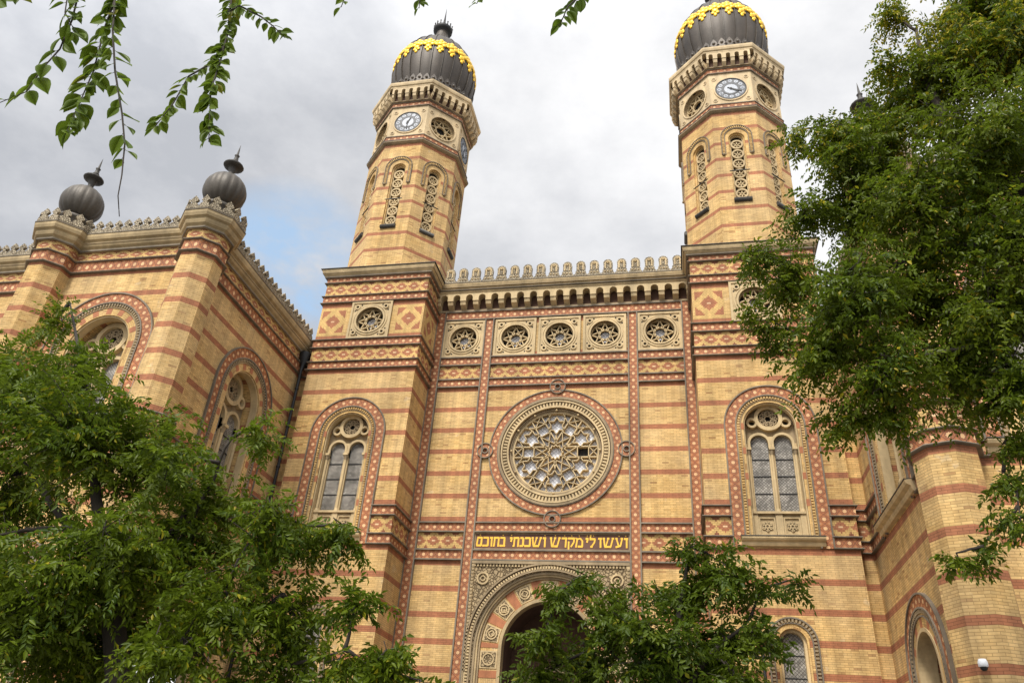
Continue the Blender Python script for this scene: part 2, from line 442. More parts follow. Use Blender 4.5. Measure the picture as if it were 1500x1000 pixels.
def corbels(m, fr, u0, u1, n, zb, zc, zt, w, hw, mt, back=None):   # a corbel table of n little arches
    P = (u1 - u0) / n
    if back: m.quad(fr, [(u0, zb, .012), (u1, zb, .012), (u1, zt, .012), (u0, zt, .012)], back)
    zs = zt - hw - .12
    for i in range(n):
        a = u0 + i * P; b = a + P; c = (a + b) / 2
        A = [(c - hw, zc)] + [(c - hw * math.cos(PI * k / 8), zs + hw * math.sin(PI * k / 8)) for k in range(9)] + [(c + hw, zc)]
        out = [(a, zc)] + A + [(b, zc), (b, zt), (a, zt)]
        m.plate(fr, out, [], w, mt); m.rim(fr, A, 0.02, w, mt, False)
        for x, y in ((a, c - hw), (c + hw, b)):
            m.quad(fr, [(x, zc, 0), (y, zc, 0), (y, zc, w), (x, zc, w)], mt)
    for i in range(n + 1):      # brackets below
        c = u0 + i * P; h = P / 2 - hw - .015; x0, x1 = max(u0, c - h), min(u1, c + h)
        for (za, zb2, wa, wb) in ((zc - (zc - zb) * .55, zc - .02, w * .8, w * .92), (zb, zc - (zc - zb) * .55, .05, w * .8)):
            Q = [(x0, za, wa), (x1, za, wa), (x1, zb2, wb), (x0, zb2, wb)]
            m.quad(fr, Q, mt)
            for xx in (x0, x1): m.quad(fr, [(xx, za, 0), (xx, za, wa), (xx, zb2, wb), (xx, zb2, 0)], mt)
            m.quad(fr, [(x0, za, 0), (x1, za, 0), (x1, za, wa), (x0, za, wa)], mt)

# ------------------------------------------------------------------ windows shared by towers and wings
def arched_window(fr, parent, cu, cv, r, bottom, glass_bottom, depth, org=(0, 0, 0), panels=True):
    k = r / 1.03
    m = MB()                                     # stone tracery
    rose = (cu, cv + .47 * k); s1 = [(cu - .66 * k, cv + .27 * k), (cu + .66 * k, cv + .27 * k)]
    lc = cv - .64 * k; lh = .345 * k; lx = .455 * k
    outer = arch(cu, cv, r + .02, bottom, 26)
    holes = [circ(*rose, .41 * k, 26)] + [circ(*c, .125 * k, 14) for c in s1] + [arch(cu + sx * lx, lc, lh, glass_bottom, 14) for sx in (-1, 1)]
    w = -depth
    m.plate(fr, outer, holes, w - .13, 'dstone')  # darker stone paints in the shade of the recessed window head
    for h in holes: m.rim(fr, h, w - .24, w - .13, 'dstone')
    for u0, u1 in ((-r, -lx - lh), (-lx + lh, lx - lh), (lx + lh, r)):
        m.box(fr, cu + u0, cu + u1, bottom, lc + (.30 * k if u0 > -lx and u1 < lx else 0), w - .13, w, 'stone')
    if glass_bottom > bottom: m.box(fr, cu - r, cu + r, bottom, glass_bottom, w - .13, w - .003, 'stone')
    m.band(fr, circ(*rose, .41 * k, 26), circ(*rose, .56 * k, 26), w - .13, w + .07, 'stone', True)
    for c in s1: m.band(fr, circ(*c, .13 * k, 14), circ(*c, .225 * k, 14), w - .13, w + .05, 'stone', True)
    for sx in (-1, 1):
        m.band(fr, arch(cu + sx * lx, lc, lh, lc - .4 * k, 14), arch(cu + sx * lx, lc, lh + .104 * k, lc - .4 * k, 14), w - .13, w + .07, 'stone')
    for a in range(6):                           # hexafoil of the little rose
        t = a * PI / 3 + PI / 6
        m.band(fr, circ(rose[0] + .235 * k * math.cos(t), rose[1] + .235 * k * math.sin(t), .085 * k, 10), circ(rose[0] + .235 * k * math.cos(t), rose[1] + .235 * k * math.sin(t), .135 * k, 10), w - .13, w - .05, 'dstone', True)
    for p, q in star(6, 2, .40 * k, *rose, a0=0): m.bar(fr, p, q, .035 * k, w - .12, w - .04, 'dstone')
    for ux in (0, -.9 * k, .9 * k):              # shafts with capital and base
        top = lc - .32 * k
        m.cyl(fr, cu + ux, w + .04, glass_bottom + .1, top, .062 * k, 'stone')
        m.box(fr, cu + ux - .11 * k, cu + ux + .11 * k, top, top + .10 * k, w - .02, w + .17 * k, 'stone')
        m.cyl(fr, cu + ux, w + .04, top - .2 * k, top, .066 * k, 'dstone', r1=.115 * k)
        m.cyl(fr, cu + ux, w + .04, glass_bottom - .02, glass_bottom + .12, .11 * k, 'stone', r1=.075 * k)
    if panels:
        m.box(fr, cu - r + .02, cu + r - .02, glass_bottom - .1, glass_bottom - .01, w - .02, w + .16, 'stone')
        for ux in (0, -.9 * k, .9 * k): m.box(fr, cu + ux - .13 * k, cu + ux + .13 * k, bottom, glass_bottom - .1, w, w + .10, 'stone')
        for sx in (-1, 1):
            c = (cu + sx * lx, (bottom + glass_bottom - .1) / 2)
            m.band(fr, rect(c[0] - .25 * k, c[0] + .25 * k, c[1] - .3 * k, c[1] + .3 * k), rect(c[0] - .31 * k, c[0] + .31 * k, c[1] - .38 * k, c[1] + .38 * k), w, w + .06, 'stone', True)
            for p, q in star(6, 2, .21 * k, *c): m.bar(fr, p, q, .045 * k, w, w + .035, 'stone')
            m.plate(fr, circ(*c, .2 * k, 16), [], w + .004, 'dstone')
            m.band(fr, circ(*c, .05 * k, 10), circ(*c, .085 * k, 10), w, w + .04, 'stone', True)
    t = m.build('tracery', parent, org)
    g = MB()
    for sx in (-1, 1):
        g.plate(fr, arch(cu + sx * lx, lc, lh + .02, glass_bottom - .01, 14), [], w - .12, 'glass')
        z = glass_bottom
        for f in (.0, .25, .5, .75): 
            zz = glass_bottom + (lc - glass_bottom) * (f + .02)
            g.box(fr, cu + sx * lx - lh, cu + sx * lx + lh, zz - .018, zz + .018, w - .13, w - .09, 'iron')
    g.plate(fr, circ(*rose, .43 * k, 20), [], w - .2, 'dark')
    for c in s1: g.plate(fr, circ(*c, .14 * k, 12), [], w - .2, 'dark')
    g.build('glass', parent, org)

def star_roundel(fr, parent, cu, cv, half, w, org=(0, 0, 0), name='star_roundel', bottom_w=0, pts=8):
    """square limestone panel: deep round opening with star tracery"""
    m = MB(); k = half / 1.1
    rh = .72 * k
    m.plate(fr, rect(cu - half, cu + half, cv - half, cv + half), [circ(cu, cv, rh, 32)], w + .02, 'stone')
    m.rim(fr, rect(cu - half, cu + half, cv - half, cv + half), bottom_w, w + .02, 'stone')
    m.band(fr, rect(cu - half, cu + half, cv - half, cv + half), rect(cu - half + .11 * k, cu + half - .11 * k, cv - half + .11 * k, cv + half - .11 * k), w, w + .07, 'stone', True)
    m.band(fr, circ(cu, cv, rh, 32), circ(cu, cv, rh + .09 * k, 32), w - .3, w + .09, 'stone', True)
    m.band(fr, circ(cu, cv, rh + .13 * k, 32), circ(cu, cv, rh + .2 * k, 32), w, w + .06, 'stone', True)
    for sx in (-1, 1):
        for sy in (-1, 1):
            c = (cu + sx * .76 * k, cv + sy * .76 * k)
            m.band(fr, circ(*c, .075 * k, 12), circ(*c, .15 * k, 12), w, w + .09, 'stone', True)
            m.plate(fr, circ(*c, .075 * k, 10), [], w + .024, 'dark')
            for dx, dy in ((.13, -.2), (-.2, .13)):
                e = (c[0] + sx * dx * k, c[1] + sy * dy * k)
                m.plate(fr, circ(*e, .05 * k, 5), [], w + .024, 'dark')
    m.rim(fr, circ(cu, cv, rh, 32), w - .52, w + .02, 'dstone')
    b = m.build(name, parent, org)
    t = MB()
    for p, q in star(pts, 3 if pts > 6 else 2, rh * .97, cu, cv): t.bar(fr, p, q, .05 * k, w - .25, w - .12, 'stone')
    t.band(fr, circ(cu, cv, rh * .955, 32), circ(cu, cv, rh + .01, 32), w - .28, w - .14, 'stone', True)
    t.build('tracery', b, org)
    g = MB()
    g.plate(fr, circ(cu, cv, rh + .01, 24), [], w - .42, 'dark')
    g.plate(fr, circ(cu, cv, rh * .42, 8, PI / 8), [], w - .41, 'wglass')
    g.build('glass', b, org)
    return b

# ------------------------------------------------------------------ levels shared by all fronts
B2, B3, B4, B5, B6 = 22.963, 20.745, 20.30, 19.49, 19.07
C1, C2, C3, C4 = 12.217, 11.797, 10.989, 10.557
T1, T2, T3 = 24.61, 24.22, 23.387
def loz_band(par, path, z0, z1, off=.045, closed=False, org=(0, 0, 0)):
    m = MB()
    m.mould(path, [(.0, z0), (off, z0), (off, z1), (.0, z1)], 'loz', closed, .42)
    for z in (z0, z1): m.mould(path, [(0, z - .03), (off + .075, z - .025), (off + .095, z), (off + .075, z + .03), (0, z + .04)], 'rod', closed)
    m.build('lozenge_band', par, org)
def dia_band(par, path, z0, z1, off=.012, closed=False, org=(0, 0, 0)):
    m = MB(); m.mould(path, [(.0, z0), (off, z0), (off, z1), (.0, z1)], 'dia', closed, .84); m.build('brick_frieze', par, org)

# ================================================================== SYNAGOGUE
syn = thing('synagogue', 'yellow and red striped brick synagogue front with twin domed clock towers and large rose window', 'synagogue', (0, 0, 0))
CF = Fr((0, 0, 0), (1, 0, 0), (0, -1, 0))
a0, a1, a2, a3 = 6.5, 6.052, 3.8595, 3.4347
RC = (.02, 15.65)
PX = [-4.97, -2.27, 0.0, 2.27, 4.97]; PZ = (B2 + B3) / 2

m = MB()
holes = [circ(*RC, 2.5, 48)] + [circ(x, PZ, .8, 28) for x in PX] + [arch(0, 7.05, 3.3, .0, 36)]
m.plate(CF, rect(-a0, a0, 0, 23.56), holes, 0, 'brick')
m.rim(CF, holes[0], -.8, 0, 'dstone'); m.rim(CF, holes[-1], -.5, 0, 'stone', False)
m.build('central_wall', syn)

def hb(u0, u1, z0, z1):                            # terracotta lattice bands
    m = MB(); m.box(CF, u0, u1, z0, z1, 0, .045, 'red')
    m.quad(CF, [(u0, z0, .049), (u1, z0, .049), (u1, z1, .049), (u0, z1, .049)], 'loz', [(u0, 0), (u1, 0), (u1, .42), (u0, .42)])
    for z in (z0, z1): m.box(CF, u0, u1, z - .03, z + .03, 0, .13, 'rod')
    m.build('lozenge_band', syn)
def vb(u0, u1, z0, z1):
    m = MB(); m.box(CF, u0, u1, z0, z1, 0, .055, 'red')
    m.quad(CF, [(u0, z0, .059), (u1, z0, .059), (u1, z1, .059), (u0, z1, .059)], 'loz', [(z0, 0), (z0, .42), (z1, .42), (z1, 0)])
    for u in (u0, u1): m.box(CF, u - .03, u + .03, z0, z1, 0, .138, 'rod')
    m.build('lozenge_band', syn)
for s in (-1, 1):
    vb(*sorted((s * a1, s * a0)), 0, 23.5); vb(*sorted((s * a3, s * a2)), 0, B2 + .02)
SP = [(-a1, -a2), (-a3, a3), (a2, a1)]
for z0, z1 in ((B4, B3), (B6, B5), (C2, C1), (C4, C3)):
    for u0, u1 in SP: hb(u0, u1, z0, z1)
hb(-a1, a1, B2 + .05, 23.5)
for z0, z1, L in ((B5, B4, SP), (C3, C2, [SP[0], SP[2]])):
    for u0, u1 in L:
        m = MB(); c = (u0 + u1) / 2
        m.quad(CF, [(u0, z0, .006), (u1, z0, .006), (u1, z1, .006), (u0, z1, .006)], 'dia', [(u0 - c, 0), (u1 - c, 0), (u1 - c, .84), (u0 - c, .84)])
        m.build('brick_frieze', syn)
for x in PX: star_roundel(CF, syn, x, PZ, 1.07, .03)

# ---- rose window
m = MB()
A, B = circ(*RC, 2.69, 72), circ(*RC, 3.09, 72)
m.band(CF, A, B, 0, .055, 'loz', True, vh=.42); rods(m, CF, A, B, .055, True)
for cx_, cz_ in ((RC[0] + .02, 18.92), (RC[0] + .02, 12.38), (-3.27, 15.65), (3.3, 15.65)):      # interlaced knots
    B = circ(cx_, cz_, .36, 26)
    m.band(CF, circ(cx_, cz_, .13, 26), B, 0, .085, 'loz', True, vh=.42)
    m.band(CF, circ(cx_, cz_, .345, 26), circ(cx_, cz_, .385, 26), 0, .14, 'rod', True)
    m.band(CF, circ(cx_, cz_, .11, 26), circ(cx_, cz_, .15, 26), 0, .14, 'rod', True)
m.build('lozenge_ring', syn)
m = MB()
for r0, r1, w0, w1, mt in ((2.58, 2.68, 0, .13, 'dstone'), (2.54, 2.585, 0, .03, 'inner'), (2.47, 2.54, 0, .10, 'stone'), (2.24, 2.48, -.1, .0, 'dstone'), (2.17, 2.25, -.2, .09, 'stone'), (2.13, 2.175, -.3, -.06, 'inner'), (2.08, 2.135, -.3, -.06, 'dstone'), (2.02, 2.085, -.4, -.12, 'dstone')):  # darker rings and thin dark strips paint in the shading lines
    m.band(CF, circ(*RC, r0, 72), circ(*RC, r1, 72), w0, w1, mt, True)
for i in range(96):
    t = 2 * PI * i / 96
    m.bar(CF, (RC[0] + 2.27 * math.cos(t), RC[1] + 2.27 * math.sin(t)), (RC[0] + 2.45 * math.cos(t), RC[1] + 2.45 * math.sin(t)), .075, -.02, .06, 'stone')
for i in range(12):
    t = 2 * PI * i / 12
    m.sphere((RC[0] + 2.06 * math.cos(t), RC[1] + 2.06 * math.sin(t), -.02), .06, 'stone', fr=CF, nu=8, nv=5)
rose = m.build('rose_window', syn)
m = MB(); RR = 2.03
def pp(r, a): return (RC[0] + RR * r * math.cos(a), RC[1] + RR * r * math.sin(a))
def rb(p, q, wd=.05, w0=-.40, w1=-.16): m.bar(CF, p, q, wd, w0, w1, 'stone')
h = .128
for k in range(6):
    t = k * PI / 3; c, s = math.cos(t), math.sin(t)
    for sg in (-1, 1):                                 # parallel strips that bound the squares and cross round the centre
        rb((RC[0] + RR * (.24 * c - sg * h * s), RC[1] + RR * (.24 * s + sg * h * c)), (RC[0] + RR * (.985 * c - sg * h * s), RC[1] + RR * (.985 * s + sg * h * c)))
        Pq = lambda x, y: (RC[0] + RR * (x * c - y * s), RC[1] + RR * (x * s + y * c))
        rb(Pq(.755, sg * h), Pq(.985, -sg * h), .032); rb(Pq(.50, sg * h), Pq(.19, -sg * .08), .032)
        rb(Pq(.755, sg * h), Pq(.90, sg * .36), .032)
    for x in (.50, .755): rb(Pq(x, -h), Pq(x, h), .04)
    # six-pointed stars between the squares
    t2 = t + PI / 6; hc = pp(.655, t2); hr = .215 * RR
    H = []
    for i in range(12):
        rr = hr if i % 2 == 0 else hr * .60; aa = t2 + PI * i / 6
        H.append((hc[0] + rr * math.cos(aa), hc[1] + rr * math.sin(aa)))
    for i in range(12): rb(H[i], H[(i + 1) % 12], .04)
    for i in (2, 10): rb(H[i], (H[i][0] + .30 * RR * math.cos(t2), H[i][1] + .30 * RR * math.sin(t2)), .034)
    pass
    rb(H[6], pp(.2, t2 + .13), .034); rb(H[6], pp(.2, t2 - .13), .034)
CS = [pp(.185 if i % 2 == 0 else .135, PI * i / 12) for i in range(24)]
for i in range(24): rb(CS[i], CS[(i + 1) % 24], .035)
m.band(CF, circ(*RC, RR * .96, 60), circ(*RC, RR * 1.03, 60), -.38, -.15, 'stone', True)
m.build('tracery', rose)
m = MB()
m.plate(CF, circ(*RC, RR * 1.03, 48), [], -.41, 'wglass')
sq = lambda x, y: (RC[0] + RR * x, RC[1] + RR * y)
m.plate(CF, [sq(.50, -h), sq(.755, -h), sq(.755, h), sq(.50, h)], [], -.403, 'dark')      # the open pane
m.build('glass', rose)

# ---- inscription
m = MB()
m.quad(CF, [(-a3, C3, .008), (a3, C3, .008), (a3, C2, .008), (-a3, C2, .008)], 'sign')
for q in (rect(-a3 + .03, a3 - .03, C3 + .03, C2 - .03),):
    m.band(CF, q, rect(-a3 + .085, a3 - .085, C3 + .085, C2 - .085), 0, .03, 'dstone', True)
ins = m.build('inscription_panel', syn)
G = dict(
 vav=[(.0, .9, .95, .9, .2), (.62, .9, .62, 0, .15)],
 yod=[(.0, .88, .9, .88, .22), (.72, .85, .42, .5, .15)],
 ayin=[(.0, .92, .28, .92, .18), (.66, .92, .96, .92, .18), (.14, .9, .42, .15, .13), (.85, .9, .62, .18, .13), (.66, .22, .02, .07, .19)],
 shin=[(.0, .92, .2, .92, .18), (.38, .92, .58, .92, .18), (.78, .92, .99, .92, .18), (.1, .9, .2, .1, .14), (.48, .9, .3, .2, .11), (.88, .9, .7, .12, .13), (.16, .1, .74, .1, .2)],
 lamed=[(.12, 1.4, .42, 1.36, .12), (.26, 1.36, .16, .92, .13), (.06, .85, .96, .85, .21), (.9, .85, .8, .5, .14), (.8, .52, .4, .12, .14), (.18, .1, .55, .1, .2)],
 mem=[(.0, .94, .3, .84, .15), (.24, .82, .08, .0, .14), (.3, .8, .62, .95, .13), (.62, .92, .95, .62, .14), (.92, .65, .92, .1, .15), (.32, .1, .98, .1, .2)],
 qof=[(.06, .9, .96, .9, .2), (.9, .9, .84, .5, .14), (.85, .52, .45, .05, .14), (.14, .6, .14, -.18, .14)],
 dalet=[(.0, .9, 1.0, .9, .2), (.78, .9, .72, .0, .15)],
 kaf=[(.08, .9, .9, .9, .2), (.9, .95, .9, .05, .16), (.0, .1, .92, .1, .2)],
 nun=[(.1, .9, .85, .9, .2), (.82, .9, .82, .1, .18), (.0, .1, .85, .1, .2)],
 tav=[(.06, .9, .92, .9, .2), (.9, .95, .86, 0, .15), (.25, .9, .2, .1, .14), (.0, .09, .3, .09, .19)],
 bet=[(.06, .9, .82, .9, .2), (.8, .95, .8, .1, .16), (.0, .1, .98, .1, .2)],
 fmem=[(.12, .9, .95, .9, .2), (.92, .95, .88, .05, .16), (.05, .1, .9, .1, .2), (.22, .85, .1, .1, .14)])
T1L = [('fmem', 90, 197), ('kaf', 210, 322), ('vav', 345, 402), ('tav', 408, 525), ('bet', 535, 642), ('yod', 722, 776), ('tav', 782, 898), ('nun', 912, 988), ('kaf', 998, 1112), ('shin', 1130, 1322), ('vav', 1338, 1402)]
T2L = [('shin', 30, 222), ('dalet', 238, 337), ('qof', 345, 472), ('mem', 480, 612), ('yod', 658, 712), ('lamed', 720, 832), ('vav', 875, 942), ('shin', 952, 1152), ('ayin', 1172, 1308), ('vav', 1318, 1392)]
base, hgt = 11.155, .435
tx = lambda p: (p - 808.65) / 225.3 * 6.68
for L, k, o in ((T1L, 12.5, 690), (T2L, 12.0, 805)):
    for g, x0, x1 in L:
        m = MB(); u0, u1 = tx(x0 / k + o), tx(x1 / k + o); ww = u1 - u0
        for i, (xa, ya, xb, yb, th) in enumerate(G[g]):
            hz = abs(yb - ya) < .3 and abs(xb - xa) > .15
            m.bar(CF, (u0 + xa * ww, base + ya * hgt), (u0 + xb * ww, base + yb * hgt), th * hgt * (1.0 if hz else 1.12), .008, .022 + .0006 * i, 'gilt')
        m.build('letter', ins)
for L, k, o in (((155, 590, 750, 1375), 12.5, 690), ((125, 290, 415, 545, 685, 795, 1235, 1350), 12.0, 805)):
    for x in L:
        m = MB(); m.solid(CF, circ(tx(x / k + o), 11.665, .026, 8), [], .006, .02, 'gilt'); m.build('dot', ins)

# ---- cornice with corbel table, and parapet
m = MB()
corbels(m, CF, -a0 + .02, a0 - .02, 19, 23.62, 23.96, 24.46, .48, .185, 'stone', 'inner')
m.mould([(-a0, 0), (a0, 0)], [(0, 23.5), (.10, 23.52), (.10, 23.62), (0, 23.62)], 'dstone')
m.mould([(-a0, 0), (a0, 0)], [(0, 24.46), (.52, 24.46), (.52, 24.56), (.60, 24.58), (.60, 24.66), (.68, 24.72), (.74, 24.84), (.74, 24.93), (.3, 24.95), (0, 24.95)], 'stone')
m.mould([(-a0, 0), (a0, 0)], [(.46, 24.55), (.61, 24.56), (.61, 24.61), (.5, 24.63)], 'rod')
m.mould([(-a0, 0), (a0, 0)], [(.60, 24.68), (.695, 24.69), (.695, 24.725), (.6, 24.74)], 'dstone')
m.mould([(-a0, 0), (a0, 0)], [(.6, 24.90), (.765, 24.905), (.765, 24.945), (.4, 24.97)], 'rod')
cor = m.build('cornice', syn)
PF = Fr((0, -.52, 0), (1, 0, 0), (0, -1, 0))
m = MB(); m.box(PF, -a0, a0, 24.95, 25.12, -.25, .02, 'crest', True)
par = m.build('parapet', syn)
MP = 12.62 / 18
m = MB()
base_o = [(-.34, 25.12), (.34, 25.12), (.34, 25.2), (.27, 25.26), (.27, 25.38), (.215, 25.42)]
top_o = [(.215 * math.cos(PI * k / 8), 25.80 + .23 * math.sin(PI * k / 8)) for k in range(9)]
lob = []
for k in range(25):
    t = PI * k / 24; r_ = .225 + .02 * abs(math.cos(t * 5.5)); lob.append((r_ * math.cos(t), 25.80 + r_ * 1.05 * math.sin(t)))
O = [(-.34, 25.12), (.34, 25.12), (.34, 25.2), (.27, 25.26), (.27, 25.38), (.225, 25.42)] + lob + [(-.225, 25.42), (-.27, 25.38), (-.27, 25.26), (-.34, 25.2)]
m.solid(PF, O, [], -.16, 0, 'crest'); m.plate(PF, O[::-1], [], -.16, 'crest')
m.band(PF, arch(0, 25.78, .10, 25.45, 10), arch(0, 25.78, .155, 25.45, 10), 0, .035, 'stone')
m.sphere((0, 25.80, .01), .062, 'stone', fr=PF, nu=8, nv=5); m.box(PF, -.045, .045, 25.46, 25.72, 0, .025, 'crest')
for x in (-.15, 0, .15): m.sphere((x, 25.29, 0), .05, 'stone', fr=PF, nu=6, nv=4)
mer0 = m.build('merlon', par); mer0.location.x = -6.31 + MP * .5
for i in range(1, 18):
    o = mer0.copy(); col.objects.link(o); o.parent = par; o.location.x = -6.31 + MP * (i + .5)

# ---- portal
m = MB(); zc = 7.05
m.plate(CF, rect(-3.40, 3.40, .0, C4 - .06), [arch(0, zc, 3.05, 0.0, 36)], .012, 'carved')
for r0, r1, w0, w1, mt in ((3.33, 3.40, 0, .13, 'dstone'), (3.29, 3.335, 0, .04, 'inner'), (3.15, 3.295, 0, .05, 'carved'), (3.09, 3.16, -.15, .10, 'dstone'), (3.05, 3.095, -.2, -.05, 'inner'), (2.96, 3.055, -.3, -.03, 'dstone'), (2.88, 2.965, -.35, -.10, 'wstone'), (2.80, 2.885, -.4, -.2, 'dstone')):
    m.band(CF, arch(0, zc, r0, 0, 40), arch(0, zc, min(r1, 3.40), 0, 40), w0, w1, mt)
dentils(m, CF, 0, zc, 3.215, 3, .1, .12, .03, .115, 'stone')
for s in (-1, 1): m.box(CF, s * 3.33 - .06, s * 3.33 + .06, 3, C4 - .12, .013, .09, 'stone')
for k in range(60): m.box(CF, -3.38 if k % 2 else 3.28, -3.28 if k % 2 else 3.38, 6.0 + k * .072, 6.0 + k * .072 + .07, .05, .13, 'dstone')
m.box(CF, -3.39, 3.39, C4 - .16, C4 - .04, .013, .12, 'dstone')
for k in range(48): m.box(CF, -3.3 + k * .139, -3.3 + k * .139 + .075, C4 - .27, C4 - .165, .013, .075, 'stone')
for s in (-1, 1):
    m.band(CF, circ(s * 2.86, 9.78, .20, 20), circ(s * 2.86, 9.78, .27, 20), .0, .08, 'stone', True)
    m.band(CF, circ(s * 2.86, 9.78, .08, 14), circ(s * 2.86, 9.78, .12, 14), .0, .06, 'stone', True)
portal = m.build('portal', syn)
m = MB()
m.band(CF, arch(0, zc, 2.0, 0, 44), arch(0, zc, 2.82, 0, 44), -.6, -.30, 'ybrick')
m.band(CF, arch(0, zc, 1.9, 0, 44), arch(0, zc, 2.03, 0, 44), -.7, -.2, 'wstone')
def sector(t0, t1, r0, r1, w, mt, n=6):
    A = [(r0 * math.cos(t0 + (t1 - t0) * i / n), zc + r0 * math.sin(t0 + (t1 - t0) * i / n)) for i in range(n + 1)]
    B = [(r1 * math.cos(t0 + (t1 - t0) * i / n), zc + r1 * math.sin(t0 + (t1 - t0) * i / n)) for i in range(n + 1)]
    m.band(CF, A, B, -.35, w, mt)
for k in range(8):
    t = R(25.71 * k)
    sector(max(0, t - R(4.3)), min(PI, t + R(4.3)), 2.04, 2.80, -.285, 'red')
for k in range(7):
    t = R(12.86 + 25.71 * k); sector(t - R(7.3), t + R(7.3), 2.08, 2.76, -.27, 'stone'); sector(t - R(6.2), t + R(6.2), 2.14, 2.70, -.255, 'carved')
    c = (2.42 * math.cos(t), zc + 2.42 * math.sin(t)); m.band(CF, circ(*c, .19, 18), circ(*c, .235, 18), -.3, -.215, 'stone', True)
    for p, q in star(4, 1, .14, *c, a0=t): m.bar(CF, p, q, .04, -.26, -.22, 'stone')
for s in (-1, 1):
    z = 6.25
    while z > 1:
        m.box(CF, s * 2.42 - .36, s * 2.42 + .36, z, z + .68, -.31, -.27, 'stone'); m.box(CF, s * 2.42 - .30, s * 2.42 + .30, z + .06, z + .62, -.3, -.255, 'carved')
        m.band(CF, circ(s * 2.42, z + .34, .2, 18), circ(s * 2.42, z + .34, .245, 18), -.3, -.215, 'stone', True)
        m.box(CF, s * 2.42 - .385, s * 2.42 + .385, z - .36, z - .08, -.31, -.283, 'red'); z -= 2.1
m.build('voussoir_ring', portal)
m = MB()
A = arch(0, zc, 1.92, 0, 30)
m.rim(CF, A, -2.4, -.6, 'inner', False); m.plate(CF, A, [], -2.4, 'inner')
for s in (-1, 1): m.box(CF, min(s * .05, s * 1.5), max(s * .05, s * 1.5), 0.02, 4.4, -2.38, -2.3, 'door')
m.band(CF, arch(0, 5.0, 1.5, 0, 20), arch(0, 5.0, 1.68, 0, 20), -2.4, -2.2, 'dstone')
m.build('doorway', portal)
m = MB(); m.box(Fr((0, 0, 0), (1, 0, 0), (0, -1, 0)), -11.5, 11.5, 0, 23.0, -26, -3.3, 'ybrick', True)
m.box(CF, -a0, a0, 22.9, 24.94, -3.3, -.02, 'roof', True)
m.build('hall_body', syn)

# ---- towers
XO, YO, RO, RCN = 9.2587, .42, 2.7148, 3.1987
HO = RO * math.tan(PI / 8)
def numeral(m, fr, cu, cv, ang, n, sz, w):
    S = {1: 'I', 2: 'II', 3: 'III', 4: 'IV', 5: 'V', 6: 'VI', 7: 'VII', 8: 'VIII', 9: 'IX', 10: 'X', 11: 'XI', 12: 'XII'}[n]
    wd = {'I': .3, 'V': .55, 'X': .55}; tot = sum(wd[c] for c in S); x = -tot / 2
    ca, sa = math.cos(ang - PI / 2), math.sin(ang - PI / 2)
    f = lambda a, b: (cu + sz * (a * ca - b * sa), cv + sz * (a * sa + b * ca))
    for c in S:
        k = wd[c]; xm = x + k / 2
        L = {'I': [((xm, -.5), (xm, .5))], 'V': [((x + .05, .5), (xm, -.5)), ((xm, -.5), (x + k - .05, .5))], 'X': [((x + .05, .5), (x + k - .05, -.5)), ((x + .05, -.5), (x + k - .05, .5))]}[c]
        for p, q in L: m.bar(fr, f(*p), f(*q), sz * .12, w - .004, w, 'clockd')
        x += k
